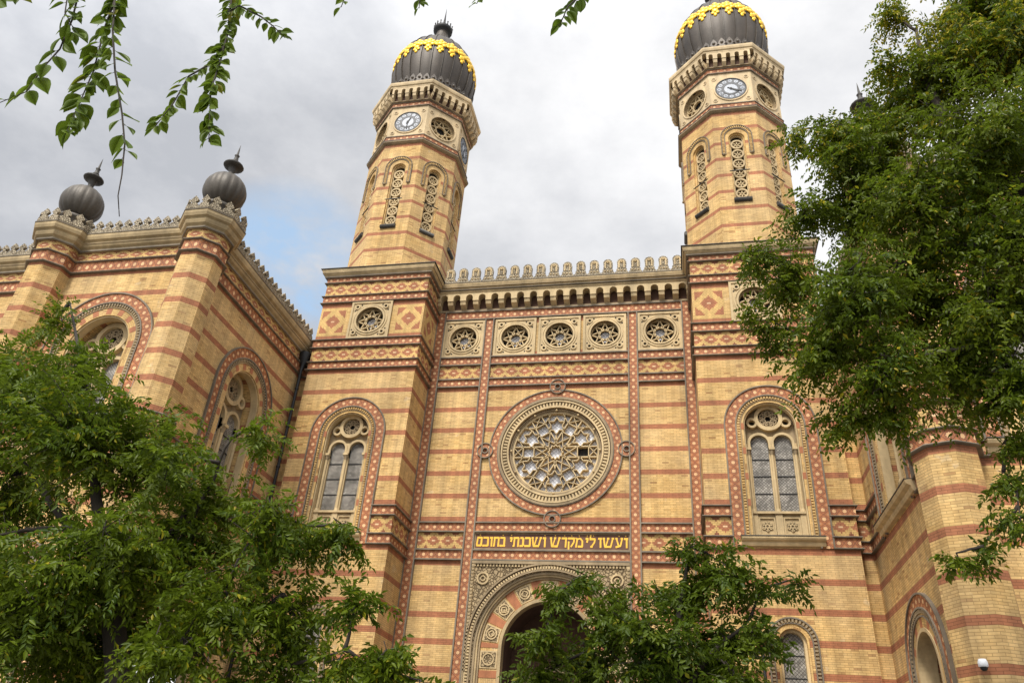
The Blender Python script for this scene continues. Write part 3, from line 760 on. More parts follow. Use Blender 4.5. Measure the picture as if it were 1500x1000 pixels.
def tower(s):
    cx = s * XO; hw = XO - a0; fy = -2.2509
    F = Fr((cx, fy, 0), (1, 0, 0), (0, -1, 0))
    def path(L): return L if s > 0 else [(-x, y) for x, y in L][::-1]
    bo = a0 + 2 * hw
    wc = .04 * s + (.0 if s > 0 else 0)          # window axis in the tower frame
    WR, WV, WB = 1.05, 15.66, 11.02
    SR, SV = .50, 7.18
    m = MB()
    rh = .8
    m.plate(F, rect(-hw, hw, 0, 24.55), [circ(0, PZ, rh, 28), arch(wc, WV, WR, WB, 28), arch(wc - .05 * s, SV, SR, 4.6, 20)], 0, 'brick')
    m.rim(F, arch(wc, WV, WR, WB, 28), -.75, 0, 'brick', True); m.rim(F, arch(wc - .05 * s, SV, SR, 4.6, 20), -.5, 0, 'brick')
    for x, n in ((-hw, -1), (hw, 1)):
        Q = Fr((cx + x, fy, 0), (0, 1, 0), (n, 0, 0)); m.quad(Q, [(0, 0, 0), (5.5, 0, 0), (5.5, 24.55, 0), (0, 24.55, 0)], 'brick')
    K = Fr((cx, fy + 5.5, 0), (1, 0, 0), (0, 1, 0)); m.quad(K, [(-hw, 0, 0), (hw, 0, 0), (hw, 24.55, 0), (-hw, 24.55, 0)], 'brick')
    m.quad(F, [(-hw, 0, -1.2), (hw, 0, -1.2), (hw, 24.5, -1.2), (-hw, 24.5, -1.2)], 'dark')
    tw = m.build('tower', syn, label='left clock tower with small round dome at its foot' if 0 else None)
    m = MB()
    full = [(a0, 3.2), (a0, fy), (bo, fy), (bo, 3.2)]; low = [(a0, 0), (a0, fy), (bo, fy), (bo, -1.65)]
    loz_band(tw, path(full), T2, T1); loz_band(tw, path(full), B2, T3); dia_band(tw, path(full), T3, T2)
    loz_band(tw, path(low), B4, B3); loz_band(tw, path(low), B6, B5); dia_band(tw, path(low), B5, B4)
    eL = 9.2987 - 1.81; eR = 9.2987 + 1.81
    for L in ([(a0, 0), (a0, fy), (eL + .02, fy)], [(eR - .02, fy), (bo, fy), (bo, -1.65)]):
        loz_band(tw, path(L), C2, C1); loz_band(tw, path(L), C4, C3)
    for L in ([(a0, 0), (a0, fy), (eL, fy)], [(eR, fy), (bo, fy), (bo, -1.65)]): dia_band(tw, path(L), C3, C2)
    for c in (-2.02, 2.02):                       # diamond brick panels either side of the roundel
        m = MB(); m.quad(F, [(c - .68, B3 + .29, .005), (c + .68, B3 + .29, .005), (c + .68, B2 - .29, .005), (c - .68, B2 - .29, .005)], 'bigdia', [(-.68, -.82), (.68, -.82), (.68, .82), (-.68, .82)]); m.build('diamond_panel', tw)
    I = Fr((s * a0, fy / 2 - .1, 0), (0, -1, 0), (-s, 0, 0))
    m = MB(); m.quad(I, [(-.68, B3 + .29, .005), (.68, B3 + .29, .005), (.68, B2 - .29, .005), (-.68, B2 - .29, .005)], 'bigdia', [(-.68, -.82), (.68, -.82), (.68, .82), (-.68, .82)]); m.build('diamond_panel', tw)
    m = MB()
    m.mould(path(full), [(0, 24.55), (.14, 24.57), (.14, 24.63), (.22, 24.70), (.29, 24.80), (.32, 24.88), (.32, 24.97), (.2, 25.0), (-.3, 25.04)], 'stone')
    m.mould(path(full), [(.06, 24.52), (.17, 24.55), (.17, 24.61), (.1, 24.63)], 'rod'); m.mould(path(full), [(.2, 24.735), (.285, 24.74), (.285, 24.77), (.2, 24.79)], 'dstone')
    m.mould(path(full), [(.30, 24.965), (.385, 24.97), (.385, 25.0), (.1, 25.03)], 'lead')
    m.quad(F, [(-hw, 25.01, 0), (hw, 25.01, 0), (hw, 25.01, -5.5), (-hw, 25.01, -5.5)], 'stone')
    m.build('tower_cornice', tw)
    for ex, ey in ((-1, -1), (1, -1), (1, 1), (-1, 1)):    # stepped broach slabs in the corners
        m = MB()
        for i in range(4):
            k = hw - i * .16; d = .62 * hw - i * .28
            if d <= .1: continue
            z = 25.0 + .11 * i
            T = [(cx + ex * k, YO + .08 + ey * k), (cx + ex * (k - d), YO + .08 + ey * k), (cx + ex * k, YO + .08 + ey * (k - d))]
            m.face([(x, y, z + .09) for x, y in T], 'stone')
            for p, q in ((0, 1), (1, 2), (2, 0)): m.face([(*T[p], z), (*T[q], z), (*T[q], z + .09), (*T[p], z + .09)], 'dstone')
        m.build('corner_broach', tw)
    # windows (parts of the synagogue)
    m = MB()
    lozenge_arch(m, F, wc, WV, 1.36, 1.81, C4, .06)
    m.band(F, arch(wc, WV, 1.05, WB, 30), arch(wc, WV, 1.33, WB, 30), -.1, .03, 'ybrick')
    m.band(F, arch(wc, WV, 1.0, WB, 30), arch(wc, WV, 1.08, WB, 30), -.3, -.03, 'stone')
    dentils(m, F, wc, WV, 1.25, WB, .09, .115, .03, .09, 'ybrick')
    m.band(F, arch(wc, WV, 1.16, WB, 30), arch(wc, WV, 1.19, WB, 30), .0, .06, 'dstone')
    for z in (15.78, 14.69, 13.595, 12.5):
        for sg in (-1, 1): m.box(F, wc + sg * 1.12 - .09, wc + sg * 1.12 + .09, z - .28, z, .0, .036, 'red')
    m.mould([(F.o.x + wc - 1.52, fy), (F.o.x + wc + 1.52, fy)], [(.0, 10.60), (.12, 10.62), (.16, 10.70), (.16, 10.76), (.26, 10.82), (.30, 10.88), (.30, 10.95), (-.3, 11.02)], 'stone')
    m.mould([(F.o.x + wc - 1.54, fy), (F.o.x + wc + 1.54, fy)], [(.28, 10.945), (.325, 10.95), (.325, 10.98), (-.2, 11.03)], 'lead')
    w = m.build('arched_window', syn)
    arched_window(F, w, wc, WV, 1.05, 11.03, 12.09, .34)
    star_roundel(F, syn, 0, PZ, 1.09, .03)
    m = MB(); lc = wc - .05 * s
    dentils(m, F, lc, SV, .76, 4.4, .11, .125, .0, .07, 'dstone')
    m.band(F, arch(lc, SV, .83, 4.4), arch(lc, SV, .88, 4.4), 0, .085, 'rod'); m.band(F, arch(lc, SV, .66, 4.4), arch(lc, SV, .70, 4.4), 0, .05, 'rod')
    m.band(F, arch(lc, SV, .48, 4.55), arch(lc, SV, .56, 4.55), -.3, .03, 'ybrick'); m.band(F, arch(lc, SV, .385, 4.6), arch(lc, SV, .5, 4.6), -.45, -.12, 'stone')
    w = m.build('slit_window', syn)
    m = MB(); m.plate(F, arch(lc, SV, .5, 4.6), [], -.35, 'glass')
    for z in (5.3, 6.05, 6.8): m.box(F, lc - .39, lc + .39, z - .015, z + .015, -.36, -.33, 'iron')
    m.build('glass', w)
    # ---- octagon
    sh, cn = MB(), MB()
    for k in range(8):
        a = -PI / 2 + k * PI / 4; N = (math.cos(a), math.sin(a), 0); U = (-math.sin(a), math.cos(a), 0)
        f = Fr((cx + RO * N[0], YO + RO * N[1], 0), U, N)
        SH, ST, SB = .405, 32.06, 28.0
        tr, gl, lm, ck, sw, sr = (MB() for _ in range(6))
        sl = arch(0, ST, SH, SB, 16)
        sh.plate(f, rect(-HO, HO, 25.0, 34.1), [sl], 0, 'obrick')
        st2 = arch(0, ST, .335, SB, 16)
        sh.band(f, st2, sl, -.28, -.10, 'ybrick'); sh.rim(f, sl, -.12, 0, 'ybrick', False)
        lm.band(f, arch(0, ST + .1, .765, 30.95, 20), arch(0, ST + .1, .80, 30.95, 20), -.02, .085, 'rod')
        lm.band(f, arch(0, ST + .1, .61, 30.95, 20), arch(0, ST + .1, .77, 30.95, 20), -.02, .012, 'dstone')
        dentils(lm, f, 0, ST + .1, .69, 30.95, .13, .10, .0, .065, 'ybrick')
        lm.band(f, arch(0, ST + .1, .575, 30.95, 20), arch(0, ST + .1, .605, 30.95, 20), -.02, .04, 'rod')
        for sg in (-1, 1): lm.sphere((sg * .70, 30.93, .04), .085, 'dstone', fr=f, nu=8, nv=5)
        # tracery strip of six rosettes
        tr.band(f, arch(0, ST, .285, SB, 14), arch(0, ST, .345, SB, 14), -.28, -.19, 'stone')
        for c in range(6):
            z = 28.40 + c * .672
            tr.band(f, circ(0, z, .225, 18), circ(0, z, .315, 18), -.28, -.15, 'stone', True)
            for q in range(6):
                t = PI / 2 + q * PI / 3
                tr.bar(f, (.04 * math.cos(t), z + .04 * math.sin(t)), (.24 * math.cos(t), z + .24 * math.sin(t)), .055, -.27, -.19, 'stone')
        gl.plate(f, arch(0, ST, .34, SB, 12), [], -.33, 'dark')
        gl.box(f, -.5, .5, 29.80, 29.835, -.03, .02, 'iron')
        # sill roll
        for q in range(8):
            b0, b1 = -PI / 2 + q * PI / 7, -PI / 2 + (q + 1) * PI / 7
            sr.face([f(-.43, 27.84 + .13 * math.sin(b0), .02 + .13 * math.cos(b0)), f(.43, 27.84 + .13 * math.sin(b0), .02 + .13 * math.cos(b0)), f(.43, 27.84 + .13 * math.sin(b1), .02 + .13 * math.cos(b1)), f(-.43, 27.84 + .13 * math.sin(b1), .02 + .13 * math.cos(b1))], 'lead', None, True)
        for sg in (-1, 1): sr.face([f(sg * .43, 27.84 + .13 * math.sin(-PI / 2 + q * PI / 7), .02 + .13 * math.cos(-PI / 2 + q * PI / 7)) for q in range(9)], 'lead')
        # clock stage
        kz = 35.77; kr = .83
        if k % 2 == 0:
            cn.plate(f, rect(-HO, HO, 34.6, 37.1), [], .0, 'pale')
            cn.band(f, circ(0, kz, kr, 36), circ(0, kz, kr + .07, 36), 0, .05, 'pale', True)
            ck.plate(f, circ(0, kz, kr, 36), [], .03, 'clockd')
            ck.band(f, circ(0, kz, kr - .05, 36), circ(0, kz, kr, 36), 0, .055, 'iron', True)
            ck.plate(f, circ(0, kz, .355, 28), [], .036, 'clockw')
            ck.band(f, circ(0, kz, .36, 28), circ(0, kz, .46, 28), .02, .045, 'clockd', True)
            for q in range(12):
                t = PI / 2 - (q + 1) * PI / 6; c = (.61 * math.cos(t), kz + .61 * math.sin(t))
                ck.plate(f, circ(*c, .112, 14), [], .037, 'clockw'); numeral(ck, f, *c, t, q + 1, .13, .042)
            hh = ((R(62), .34, .075), (R(244), .16, .06), (R(268), .60, .04)) if s < 0 else ((R(-26), .62, .075), (R(-33), .44, .09), (R(150), .20, .05))
            for i, (t, l, wd) in enumerate(hh): ck.bar(f, (0, kz), (l * math.cos(t), kz + l * math.sin(t)), wd, .05, .062 + .003 * i, 'iron')
            ck.plate(f, circ(0, kz, .07, 12), [], .075, 'iron')
        else:
            cn.plate(f, rect(-HO, HO, 34.6, 37.1), [circ(0, kz, .82, 30)], 0, 'pale')
            cn.band(f, circ(0, kz, .82, 30), circ(0, kz, .90, 30), -.1, .05, 'pale', True)
            sw.rim(f, circ(0, kz, .82, 30), -.42, 0, 'dstone')
            for p, q in star(8, 3, .80, 0, kz): sw.bar(f, p, q, .055, -.34, -.22, 'stone')
            sw.band(f, circ(0, kz, .74, 30), circ(0, kz, .83, 30), -.36, -.22, 'stone', True)
            sw.plate(f, circ(0, kz, .83, 24), [], -.42, 'dark')
        for sx in (-1, 1):
            for sy in (-1, 1):
                e = (sx * .86, kz + .03 + sy * .84)
                cn.band(f, circ(*e, .085, 10), circ(*e, .13, 10), 0, .03, 'pale', True)
                cn.plate(f, [(e[0] - .085, e[1] - .03), (e[0] + .085, e[1] - .05), (e[0] + .07, e[1] + .05), (e[0] - .06, e[1] + .05)], [], .006, 'dstone')
        tr.build('slit_tracery', tw); gl.build('slit_glass', tw); lm.build('hood_mould', tw); sr.build('window_sill', tw)
        if k % 2 == 0: ck.build('clock_face', tw)
        else: sw.build('star_window', tw)
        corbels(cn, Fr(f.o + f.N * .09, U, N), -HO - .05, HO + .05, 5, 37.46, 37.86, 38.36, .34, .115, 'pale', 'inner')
    oc = [(cx + RO / math.cos(PI / 8) * math.cos(-PI / 2 - PI / 8 + k * PI / 4), YO + RO / math.cos(PI / 8) * math.sin(-PI / 2 - PI / 8 + k * PI / 4)) for k in range(8)]
    sh.build('octagonal_shaft', tw)
    cn.mould(oc, [(0, 33.98), (.06, 34.0), (.17, 34.08), (.17, 34.17), (.03, 34.25)], 'dstone', True)
    cn.mould(oc, [(.10, 34.15), (.185, 34.16), (.185, 34.2), (.03, 34.26)], 'lead', True)
    for z0, z1 in ((34.25, 34.6), (37.08, 37.4)):
        cn.mould(oc, [(.0, z0), (.05, z0), (.05, z1), (0, z1)], 'loz', True, .42)
        for z in (z0, z1): cn.mould(oc, [(0, z - .03), (.085, z - .025), (.085, z + .025), (0, z + .03)], 'rod', True)
    cn.mould(oc, [(.05, 37.42), (.17, 37.44), (.17, 37.5), (.05, 37.5)], 'dstone', True)
    cn.mould(oc, [(.09, 38.36), (.44, 38.36), (.44, 38.46), (.50, 38.5), (.53, 38.62), (.53, 38.74), (.3, 38.82), (0, 38.84)], 'pale', True)
    cn.build('clock_stage', tw)
    # ---- dome
    m = MB(); n = 120
    prof = [(1.95, 38.8), (2.08, 39.2), (2.30, 39.8), (2.51, 40.5), (2.66, 41.2), (2.735, 41.9), (2.70, 42.7), (2.56, 43.4), (2.35, 43.95), (2.06, 44.5), (1.72, 45.0), (1.34, 45.42), (.98, 45.8), (.70, 46.2), (.52, 46.65), (.42, 47.1), (.40, 47.35)]
    m.lathe(cx, YO, prof, n, 'dome', rib=lambda i: .992 + .012 * abs(math.sin(PI * (i + .0) / 5)) ** .6)
    for i in range(24):                          # standing seams
        t = 2 * PI * i / 24
        for (r0, z0), (r1, z1) in zip(prof[:-3], prof[1:-2]):
            d = Vector((-math.sin(t), math.cos(t), 0)) * .012; o = Vector((math.cos(t), math.sin(t), 0))
            P = [Vector((cx, YO, z0)) + o * (r0 * 1.012 + .03), Vector((cx, YO, z1)) + o * (r1 * 1.012 + .03)]
            m.face([P[0] - d, P[0] + d, P[1] + d, P[1] - d], 'seam')
            Q = [Vector((cx, YO, z0)) + o * (r0 * .99), Vector((cx, YO, z1)) + o * (r1 * .99)]
            m.face([P[0] - d, P[1] - d, Q[1] - d, Q[0] - d], 'dome'); m.face([P[0] + d, P[1] + d, Q[1] + d, Q[0] + d], 'dome')
    for i in range(40):                          # row of pointed leaves round the foot
        t = 2 * PI * (i + .5) / 40; N = (math.cos(t), math.sin(t), 0); f = Fr((cx + 2.80 * N[0], YO + 2.80 * N[1], 0), (-N[1], N[0], 0), N)
        L = [(-.18, 38.8), (.18, 38.8), (.18, 39.32), (.12, 39.38), (.21, 39.5), (.15, 39.72), (0, 39.97), (-.15, 39.72), (-.21, 39.5), (-.12, 39.38), (-.18, 39.32)]
        m.solid(f, L, [], -.05, .03, 'dome'); m.sphere((0, 39.58, .03), .10, 'ball', fr=f, nu=6, nv=4)
    m.build('dome', tw)
    m = MB()
    for i in range(22):                          # gilded garland
        t = 2 * PI * (i + .5) / 22 - PI / 2; N = Vector((math.cos(t), math.sin(t), 0))
        pr = [(2.72, 42.95), (2.60, 43.62), (2.30, 44.60)]
        b0 = Vector((cx, YO, 0)) + N * 2.75 + Z3 * 41.95; b1 = Vector((cx, YO, 0)) + N * 2.48 + Z3 * 43.70
        up = (b1 - b0).normalized(); sd = Vector((-N.y, N.x, 0)); nn = sd.cross(up).normalized() if sd.cross(up).dot(N) > 0 else -sd.cross(up).normalized()
        class G2:
            def __call__(s, x, y, z):
                rr = b0 + sd * x * 1.2 + up * y * 1.16 + nn * (z + .06 * math.sin(max(0, min(1, y / 1.5)) * PI) * 1.6)
                return rr
        f = G2()
        for x, y, r_, sx, sy in ((0, .92, .17, 1, 1), (0, 1.25, .145, .85, 1.1), (0, 1.42, .07, .8, 1), (-.18, 1.08, .125, 1, 1), (.18, 1.08, .125, 1, 1), (-.2, .78, .135, 1, 1), (.2, .78, .135, 1, 1), (0, .55, .15, 1, 1.1), (-.11, .38, .09, 1, 1), (.11, .38, .09, 1, 1), (0, .22, .10, .8, 1.3), (-.33, .93, .06, 1, 1), (.33, .93, .06, 1, 1)):
            m.sphere((x, y, .0), r_, 'gold', sx=sx * 1.15, sy=sy * 1.15, sz=.55, fr=f, nu=8, nv=5)
    m.build('gilded_garland', tw)
    m = MB()
    m.lathe(cx, YO, [(.40, 47.2), (.36, 47.3), (.55, 47.42), (.66, 47.55), (.66, 47.72), (.5, 47.76), (.16, 47.85), (.12, 48.2), (.17, 48.3), (.10, 48.4), (.06, 49.0), (.03, 49.6), (.005, 50.1)], 20, 'iron')
    for i in range(16):
        t = 2 * PI * i / 16; m.bar(Fr((cx + .64 * math.cos(t), YO + .64 * math.sin(t), 0), (-math.sin(t), math.cos(t), 0), (math.cos(t), math.sin(t), 0)), (0, 47.7), (0, 47.98), .06, -.03, .03, 'lead')
        m.sphere((cx + .64 * math.cos(t), YO + .64 * math.sin(t), 48.0), .055, 'lead', nu=6, nv=4)
    m.build('finial', tw)
    return tw
tower(-1); tower(1)

# ================================================================== WING BUILDINGS
WX, WY, SETB = 12.62, -11.0, -1.65
def wing(s):
    side = 'left' if s < 0 else 'right'
    root = thing('wing_building', ('striped brick wing at left with two turrets capped by ribbed balls' if s < 0 else 'striped brick wing at right mostly hidden behind the tallest leafy tree'), 'building', (s * 16.05, -6, 0))
    og = (s * 16.05, -6, 0)
    def path(L): return L if s > 0 else [(-x, y) for x, y in L][::-1]
    FR = Fr((s * WX, -5.95, 0), (0, -1, 0), (-s, 0, 0)); FF = Fr((s * 16.05, WY, 0), (s, 0, 0), (0, -1, 0))
    WV, WR = 15.55, 1.3; GV, GR = 5.85, 1.15
    m = MB()
    for f, u0, u1 in ((FR, -4.3, 5.05), (FF, -3.43, 3.45)):
        H = [arch(0, WV, WR + .02, 11.02, 28), arch(0, GV, GR, .02, 24)]
        m.plate(f, rect(u0, u1, 0, 20.9), H, 0, 'brick'); m.rim(f, H[0], -.8, 0, 'brick'); m.rim(f, H[1], -1.2, 0, 'brick', False)
        m.plate(f, arch(0, GV, GR, .02, 24), [], -1.2, 'inner')
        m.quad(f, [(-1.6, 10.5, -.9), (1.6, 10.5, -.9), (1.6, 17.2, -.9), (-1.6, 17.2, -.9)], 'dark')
    Sb = Fr((s * WX, SETB, 0), (-s, 0, 0), (0, -1, 0)); m.quad(Sb, [(0, 0, 0), (.62, 0, 0), (.62, 20.9, 0), (0, 20.9, 0)], 'brick')
    Fo = Fr((s * 19.5, -10.0, 0), (s, 0, 0), (0, -1, 0)); m.quad(Fo, [(0, 0, 0), (16, 0, 0), (16, 20.9, 0), (0, 20.9, 0)], 'brick')
    m.box(Fr((0, 0, 0), (1, 0, 0), (0, -1, 0)), *sorted((s * (WX + 1.3), s * 35)), 0, 20.88, -6, 9.0, 'roof', True)
    m.quad(Fr((0, 0, 20.89), (1, 0, 0), (0, -1, 0)), [(s * 19.5, 0, -6), (s * 35, 0, -6), (s * 35, 0, 9.98), (s * 19.5, 0, 9.98)], 'roof')
    m.quad(Fr((0, 0, 20.895), (1, 0, 0), (0, -1, 0)), [(s * WX, 0, 1.65), (s * 19.5, 0, 1.65), (s * 19.5, 0, 11.0), (s * WX, 0, 11.0)], 'roof')
    m.build('brick_wall', root, og)
    m = MB()
    P = [(12.02, SETB), (WX, SETB), (WX, WY), (19.5, WY), (19.5, -10.0), (35, -10.0)]
    loz_band(root, path(P), 19.0, 19.55, org=og); dia_band(root, path(P), 19.58, 20.08, org=og)
    for L in ([(12.02, SETB), (WX, SETB), (WX, -3.66)], [(WX, -8.24), (WX, WY), (13.76, WY)], [(18.34, WY), (19.5, WY), (19.5, -10.0), (35, -10.0)]):
        loz_band(root, path(L), C2, C1, org=og); loz_band(root, path(L), C4, C3, org=og); dia_band(root, path(L), C3, C2, org=og)
    m = MB()
    prof = [(0, 20.05), (.10, 20.07), (.12, 20.17), (.22, 20.24), (.26, 20.34), (.26, 20.44), (.36, 20.50), (.40, 20.62), (.40, 20.74), (.34, 20.80), (-.2, 20.90)]
    m.mould(path(P), prof, 'wstone'); m.mould(path(P), [(.2, 20.335), (.285, 20.34), (.285, 20.37), (.2, 20.39)], 'dstone'); m.mould(path(P), [(.09, 20.04), (.14, 20.06), (.14, 20.12)], 'rod'); m.mould(path(P), [(.37, 20.735), (.425, 20.75), (.425, 20.79), (.3, 20.82)], 'rod')
    m.build('cornice', root, og)
    # windows and ground arches of both faces
    for f in (FR, FF):
        m = MB()
        lozenge_arch(m, f, 0, WV, 1.85, 2.3, C4, .06)
        m.band(f, arch(0, WV, WR, 11.02, 30), arch(0, WV, 1.82, 11.02, 30), -.1, .03, 'ybrick')
        m.band(f, arch(0, WV, WR - .06, 11.02, 30), arch(0, WV, WR + .03, 11.02, 30), -.35, -.03, 'stone')
        m.band(f, arch(0, WV, 1.62, 11.02, 30), arch(0, WV, 1.66, 11.02, 30), 0, .06, 'dstone')
        dentils(m, f, 0, WV, 1.745, 11.02, .11, .125, .03, .09, 'dstone')
        for k in range(1, 8):
            t = PI * k / 8
            m.bar(f, (1.34 * math.cos(t), WV + 1.34 * math.sin(t)), (1.6 * math.cos(t), WV + 1.6 * math.sin(t)), .24, .0, .036, 'red')
        for z in (15.6, 14.5, 13.4, 12.3):
            for sg in (-1, 1): m.box(f, sg * 1.48 - .12, sg * 1.48 + .12, z - .28, z, 0, .036, 'red')
        d = f.U; a = f.o - d * 2.35; b = f.o + d * 2.35
        pth = [(a.x, a.y), (b.x, b.y)]
        if Vector((b.y - a.y, a.x - b.x)).dot(Vector((f.N.x, f.N.y))) < 0: pth.reverse()
        m.mould(pth, [(0, 10.60), (.14, 10.62), (.18, 10.70), (.18, 10.78), (.30, 10.84), (.34, 10.92), (.34, 10.97), (-.3, 11.02)], 'stone')
        m.mould(pth, [(.32, 10.965), (.365, 10.97), (.365, 11.0), (-.2, 11.03)], 'lead')
        w = m.build('arched_window', root, og)
        arched_window(f, w, 0, WV, WR, 11.02, 12.2, .62, og)
        m = MB()
        lozenge_arch(m, f, 0, GV, 1.78, 2.2, .05, .06)
        m.band(f, arch(0, GV, GR, .02, 26), arch(0, GV, 1.75, .02, 26), -.2, .03, 'ybrick')
        m.band(f, arch(0, GV, GR - .05, .02, 26), arch(0, GV, GR + .06, .02, 26), -.5, .06, 'stone')
        dentils(m, f, 0, GV, 1.68, .1, .11, .125, .03, .09, 'dstone')
        m.band(f, arch(0, GV, 1.52, .02, 26), arch(0, GV, 1.57, .02, 26), 0, .08, 'rod')
        for k in range(1, 6):
            t = PI * k / 6; m.bar(f, (1.23 * math.cos(t), GV + 1.23 * math.sin(t)), (1.5 * math.cos(t), GV + 1.5 * math.sin(t)), .24, .0, .036, 'red')
        m.build('ground_arch', root, og)
    # turrets
    for tx_, ty in ((12.6, -11.17), (19.47, -11.2)):
        cx = s * tx_; rot = PI / 8 if s < 0 else 0.0; CR = .866 if s < 0 else .85
        oc = [(cx + CR * math.cos(rot + k * PI / 4), ty + CR * math.sin(rot + k * PI / 4)) for k in range(8)]
        m = MB()
        m.mould(oc, [(0, 0), (0, 20.1)], 'brick', True)
        tu = m.build('turret', root, og)
        for z0, z1 in ((19.0, 19.55), (C2, C1), (C4, C3)): loz_band(tu, oc, z0, z1, .04, True, og)
        for z0, z1 in ((19.58, 20.08), (C3, C2)): dia_band(tu, oc, z0, z1, .012, True, og)
        m = MB(); m.mould(oc, prof[:-1] + [(.0, 20.86), (-CR * .9, 20.9)], 'wstone', True); m.mould(oc, [(.09, 20.04), (.14, 20.06), (.14, 20.12)], 'rod', True); m.mould(oc, [(.37, 20.735), (.425, 20.75), (.425, 20.79), (.3, 20.82)], 'rod', True)
        m.build('cornice', tu, og)
        m = MB()
        RC8 = CR + .42
        for k in range(8):
            a, b = rot + k * PI / 4, rot + (k + 1) * PI / 4
            A = Vector((cx + RC8 * math.cos(a), ty + RC8 * math.sin(a), 0)); B = Vector((cx + RC8 * math.cos(b), ty + RC8 * math.sin(b), 0))
            U = (B - A).normalized(); N = Vector((U.y, -U.x, 0))
            for t in (.25, .75):
                f = Fr(A.lerp(B, t), U, N); m.solid(f, MERL, [], -.1, .0, 'crest'); m.plate(f, MERL, [], -.1, 'crest')
            f = Fr(A, U, N); m.box(f, 0, (B - A).length, 20.84, 20.93, -.1, .004, 'crest', True)
        m.build('cresting', tu, og)
        m = MB(); n = 96
        m.lathe(cx, ty, [(.62, 20.85), (.62, 21.55), (.70, 21.6), (.70, 21.72), (.55, 21.80)], 20, 'ball')
        bp = [(.46, 21.80)] + [(.875 * math.cos(t), 22.66 + .90 * math.sin(t)) for t in [(-65 + 8 * i) * PI / 180 for i in range(19)]] + [(.15, 23.56)]
        m.lathe(cx, ty, bp, n, 'ball', rib=lambda i: .955 + .045 * abs(math.sin(PI * i / 6)) ** .6, smooth=True)
        m.lathe(cx, ty, [(.2, 23.45), (.19, 23.6), (.13, 23.66), (.12, 23.8), (.16, 23.9), (.16, 24.02), (.25, 24.05), (.40, 24.10), (.43, 24.15), (.40, 24.2), (.3, 24.23), (.12, 24.27), (.12, 24.4), (.15, 24.44), (.10, 24.5), (.08, 24.72), (.11, 24.76), (.05, 24.82), (.03, 25.1), (.004, 25.4)], 16, 'lead')
        m.build('onion_ball', tu, og)
    # stepped cresting along the eaves, each merlon on its own
    par = None
    m = MB()
    for (x0, y0), (x1, y1) in (((WX - .36, -1.9), (WX - .36, -10.1)), ((13.5, WY - .36), (18.6, WY - .36)), ((20.4, -10.36), (34, -10.36))):
        dx, dy = x1 - x0, y1 - y0; L = math.hypot(dx, dy)
        f = Fr((s * x0, y0, 0), (s * dx / L, dy / L, 0), (s * dy / L * 1.0, -dx / L, 0)); m.box(f, 0, L, 20.84, 20.93, -.12, .004, 'crest', True)
    par = m.build('parapet', root, og)
    m = MB(); f0 = Fr((0, 0, 0), (1, 0, 0), (0, -1, 0)); m.solid(f0, MERL, [], -.12, 0, 'crest'); m.plate(f0, MERL, [], -.12, 'crest')
    for p in ((0, 21.27), (-.1, 21.2), (.1, 21.2), (0, 21.05)): m.plate(f0, circ(*p, .03, 8), [], .003, 'dark')
    first = m.build('merlon', par, (0, 0, 20.93))
    k = 0
    for (x0, y0), (x1, y1), rz in (((WX - .36, -2.1), (WX - .36, -10.1), -PI / 2 * s), ((13.62, WY - .36), (18.6, WY - .36), 0), ((20.5, -10.36), (26, -10.36), 0)):
        L = math.hypot(x1 - x0, y1 - y0); n = int(L / .432)
        for i in range(n):
            t = (i + .5) / n; o = first if k == 0 else first.copy()
            if k: col.objects.link(o)
            o.parent = par; o.location = (s * (x0 + (x1 - x0) * t) - og[0], y0 + (y1 - y0) * t - og[1], 20.93); o.rotation_euler = (random.uniform(-.03, .03), random.uniform(-.02, .02), rz + random.uniform(-.04, .04)); o.scale = (random.uniform(.95, 1.05), 1, random.uniform(.94, 1.05)); k += 1
    if s < 0:
        m = MB()
        m.tube([(-12.38, -2.28, 0.1), (-12.38, -2.28, 19.2), (-12.38, -2.2, 19.6)], [.075] * 3, 'iron', 10)
        for z in range(2, 20, 2): m.lathe(-12.38, -2.28, [(.076, z), (.1, z + .02), (.1, z + .1), (.076, z + .12)], 10, 'iron')
        m.lathe(-12.38, -2.22, [(.08, 19.2), (.11, 19.35), (.24, 19.75), (.27, 20.0), (.27, 20.08), (.0, 20.1)], 12, 'iron')
        m.build('downpipe', root, og)
    return root
MERL = [(-.21, 20.93), (.21, 20.93), (.21, 21.02), (.16, 21.08), (.085, 21.12), (.085, 21.17), (.175, 21.24), (.15, 21.31), (0, 21.49), (-.15, 21.31), (-.175, 21.24), (-.085, 21.17), (-.085, 21.12), (-.16, 21.08), (-.21, 21.02)]
wing(-1); wing(1)

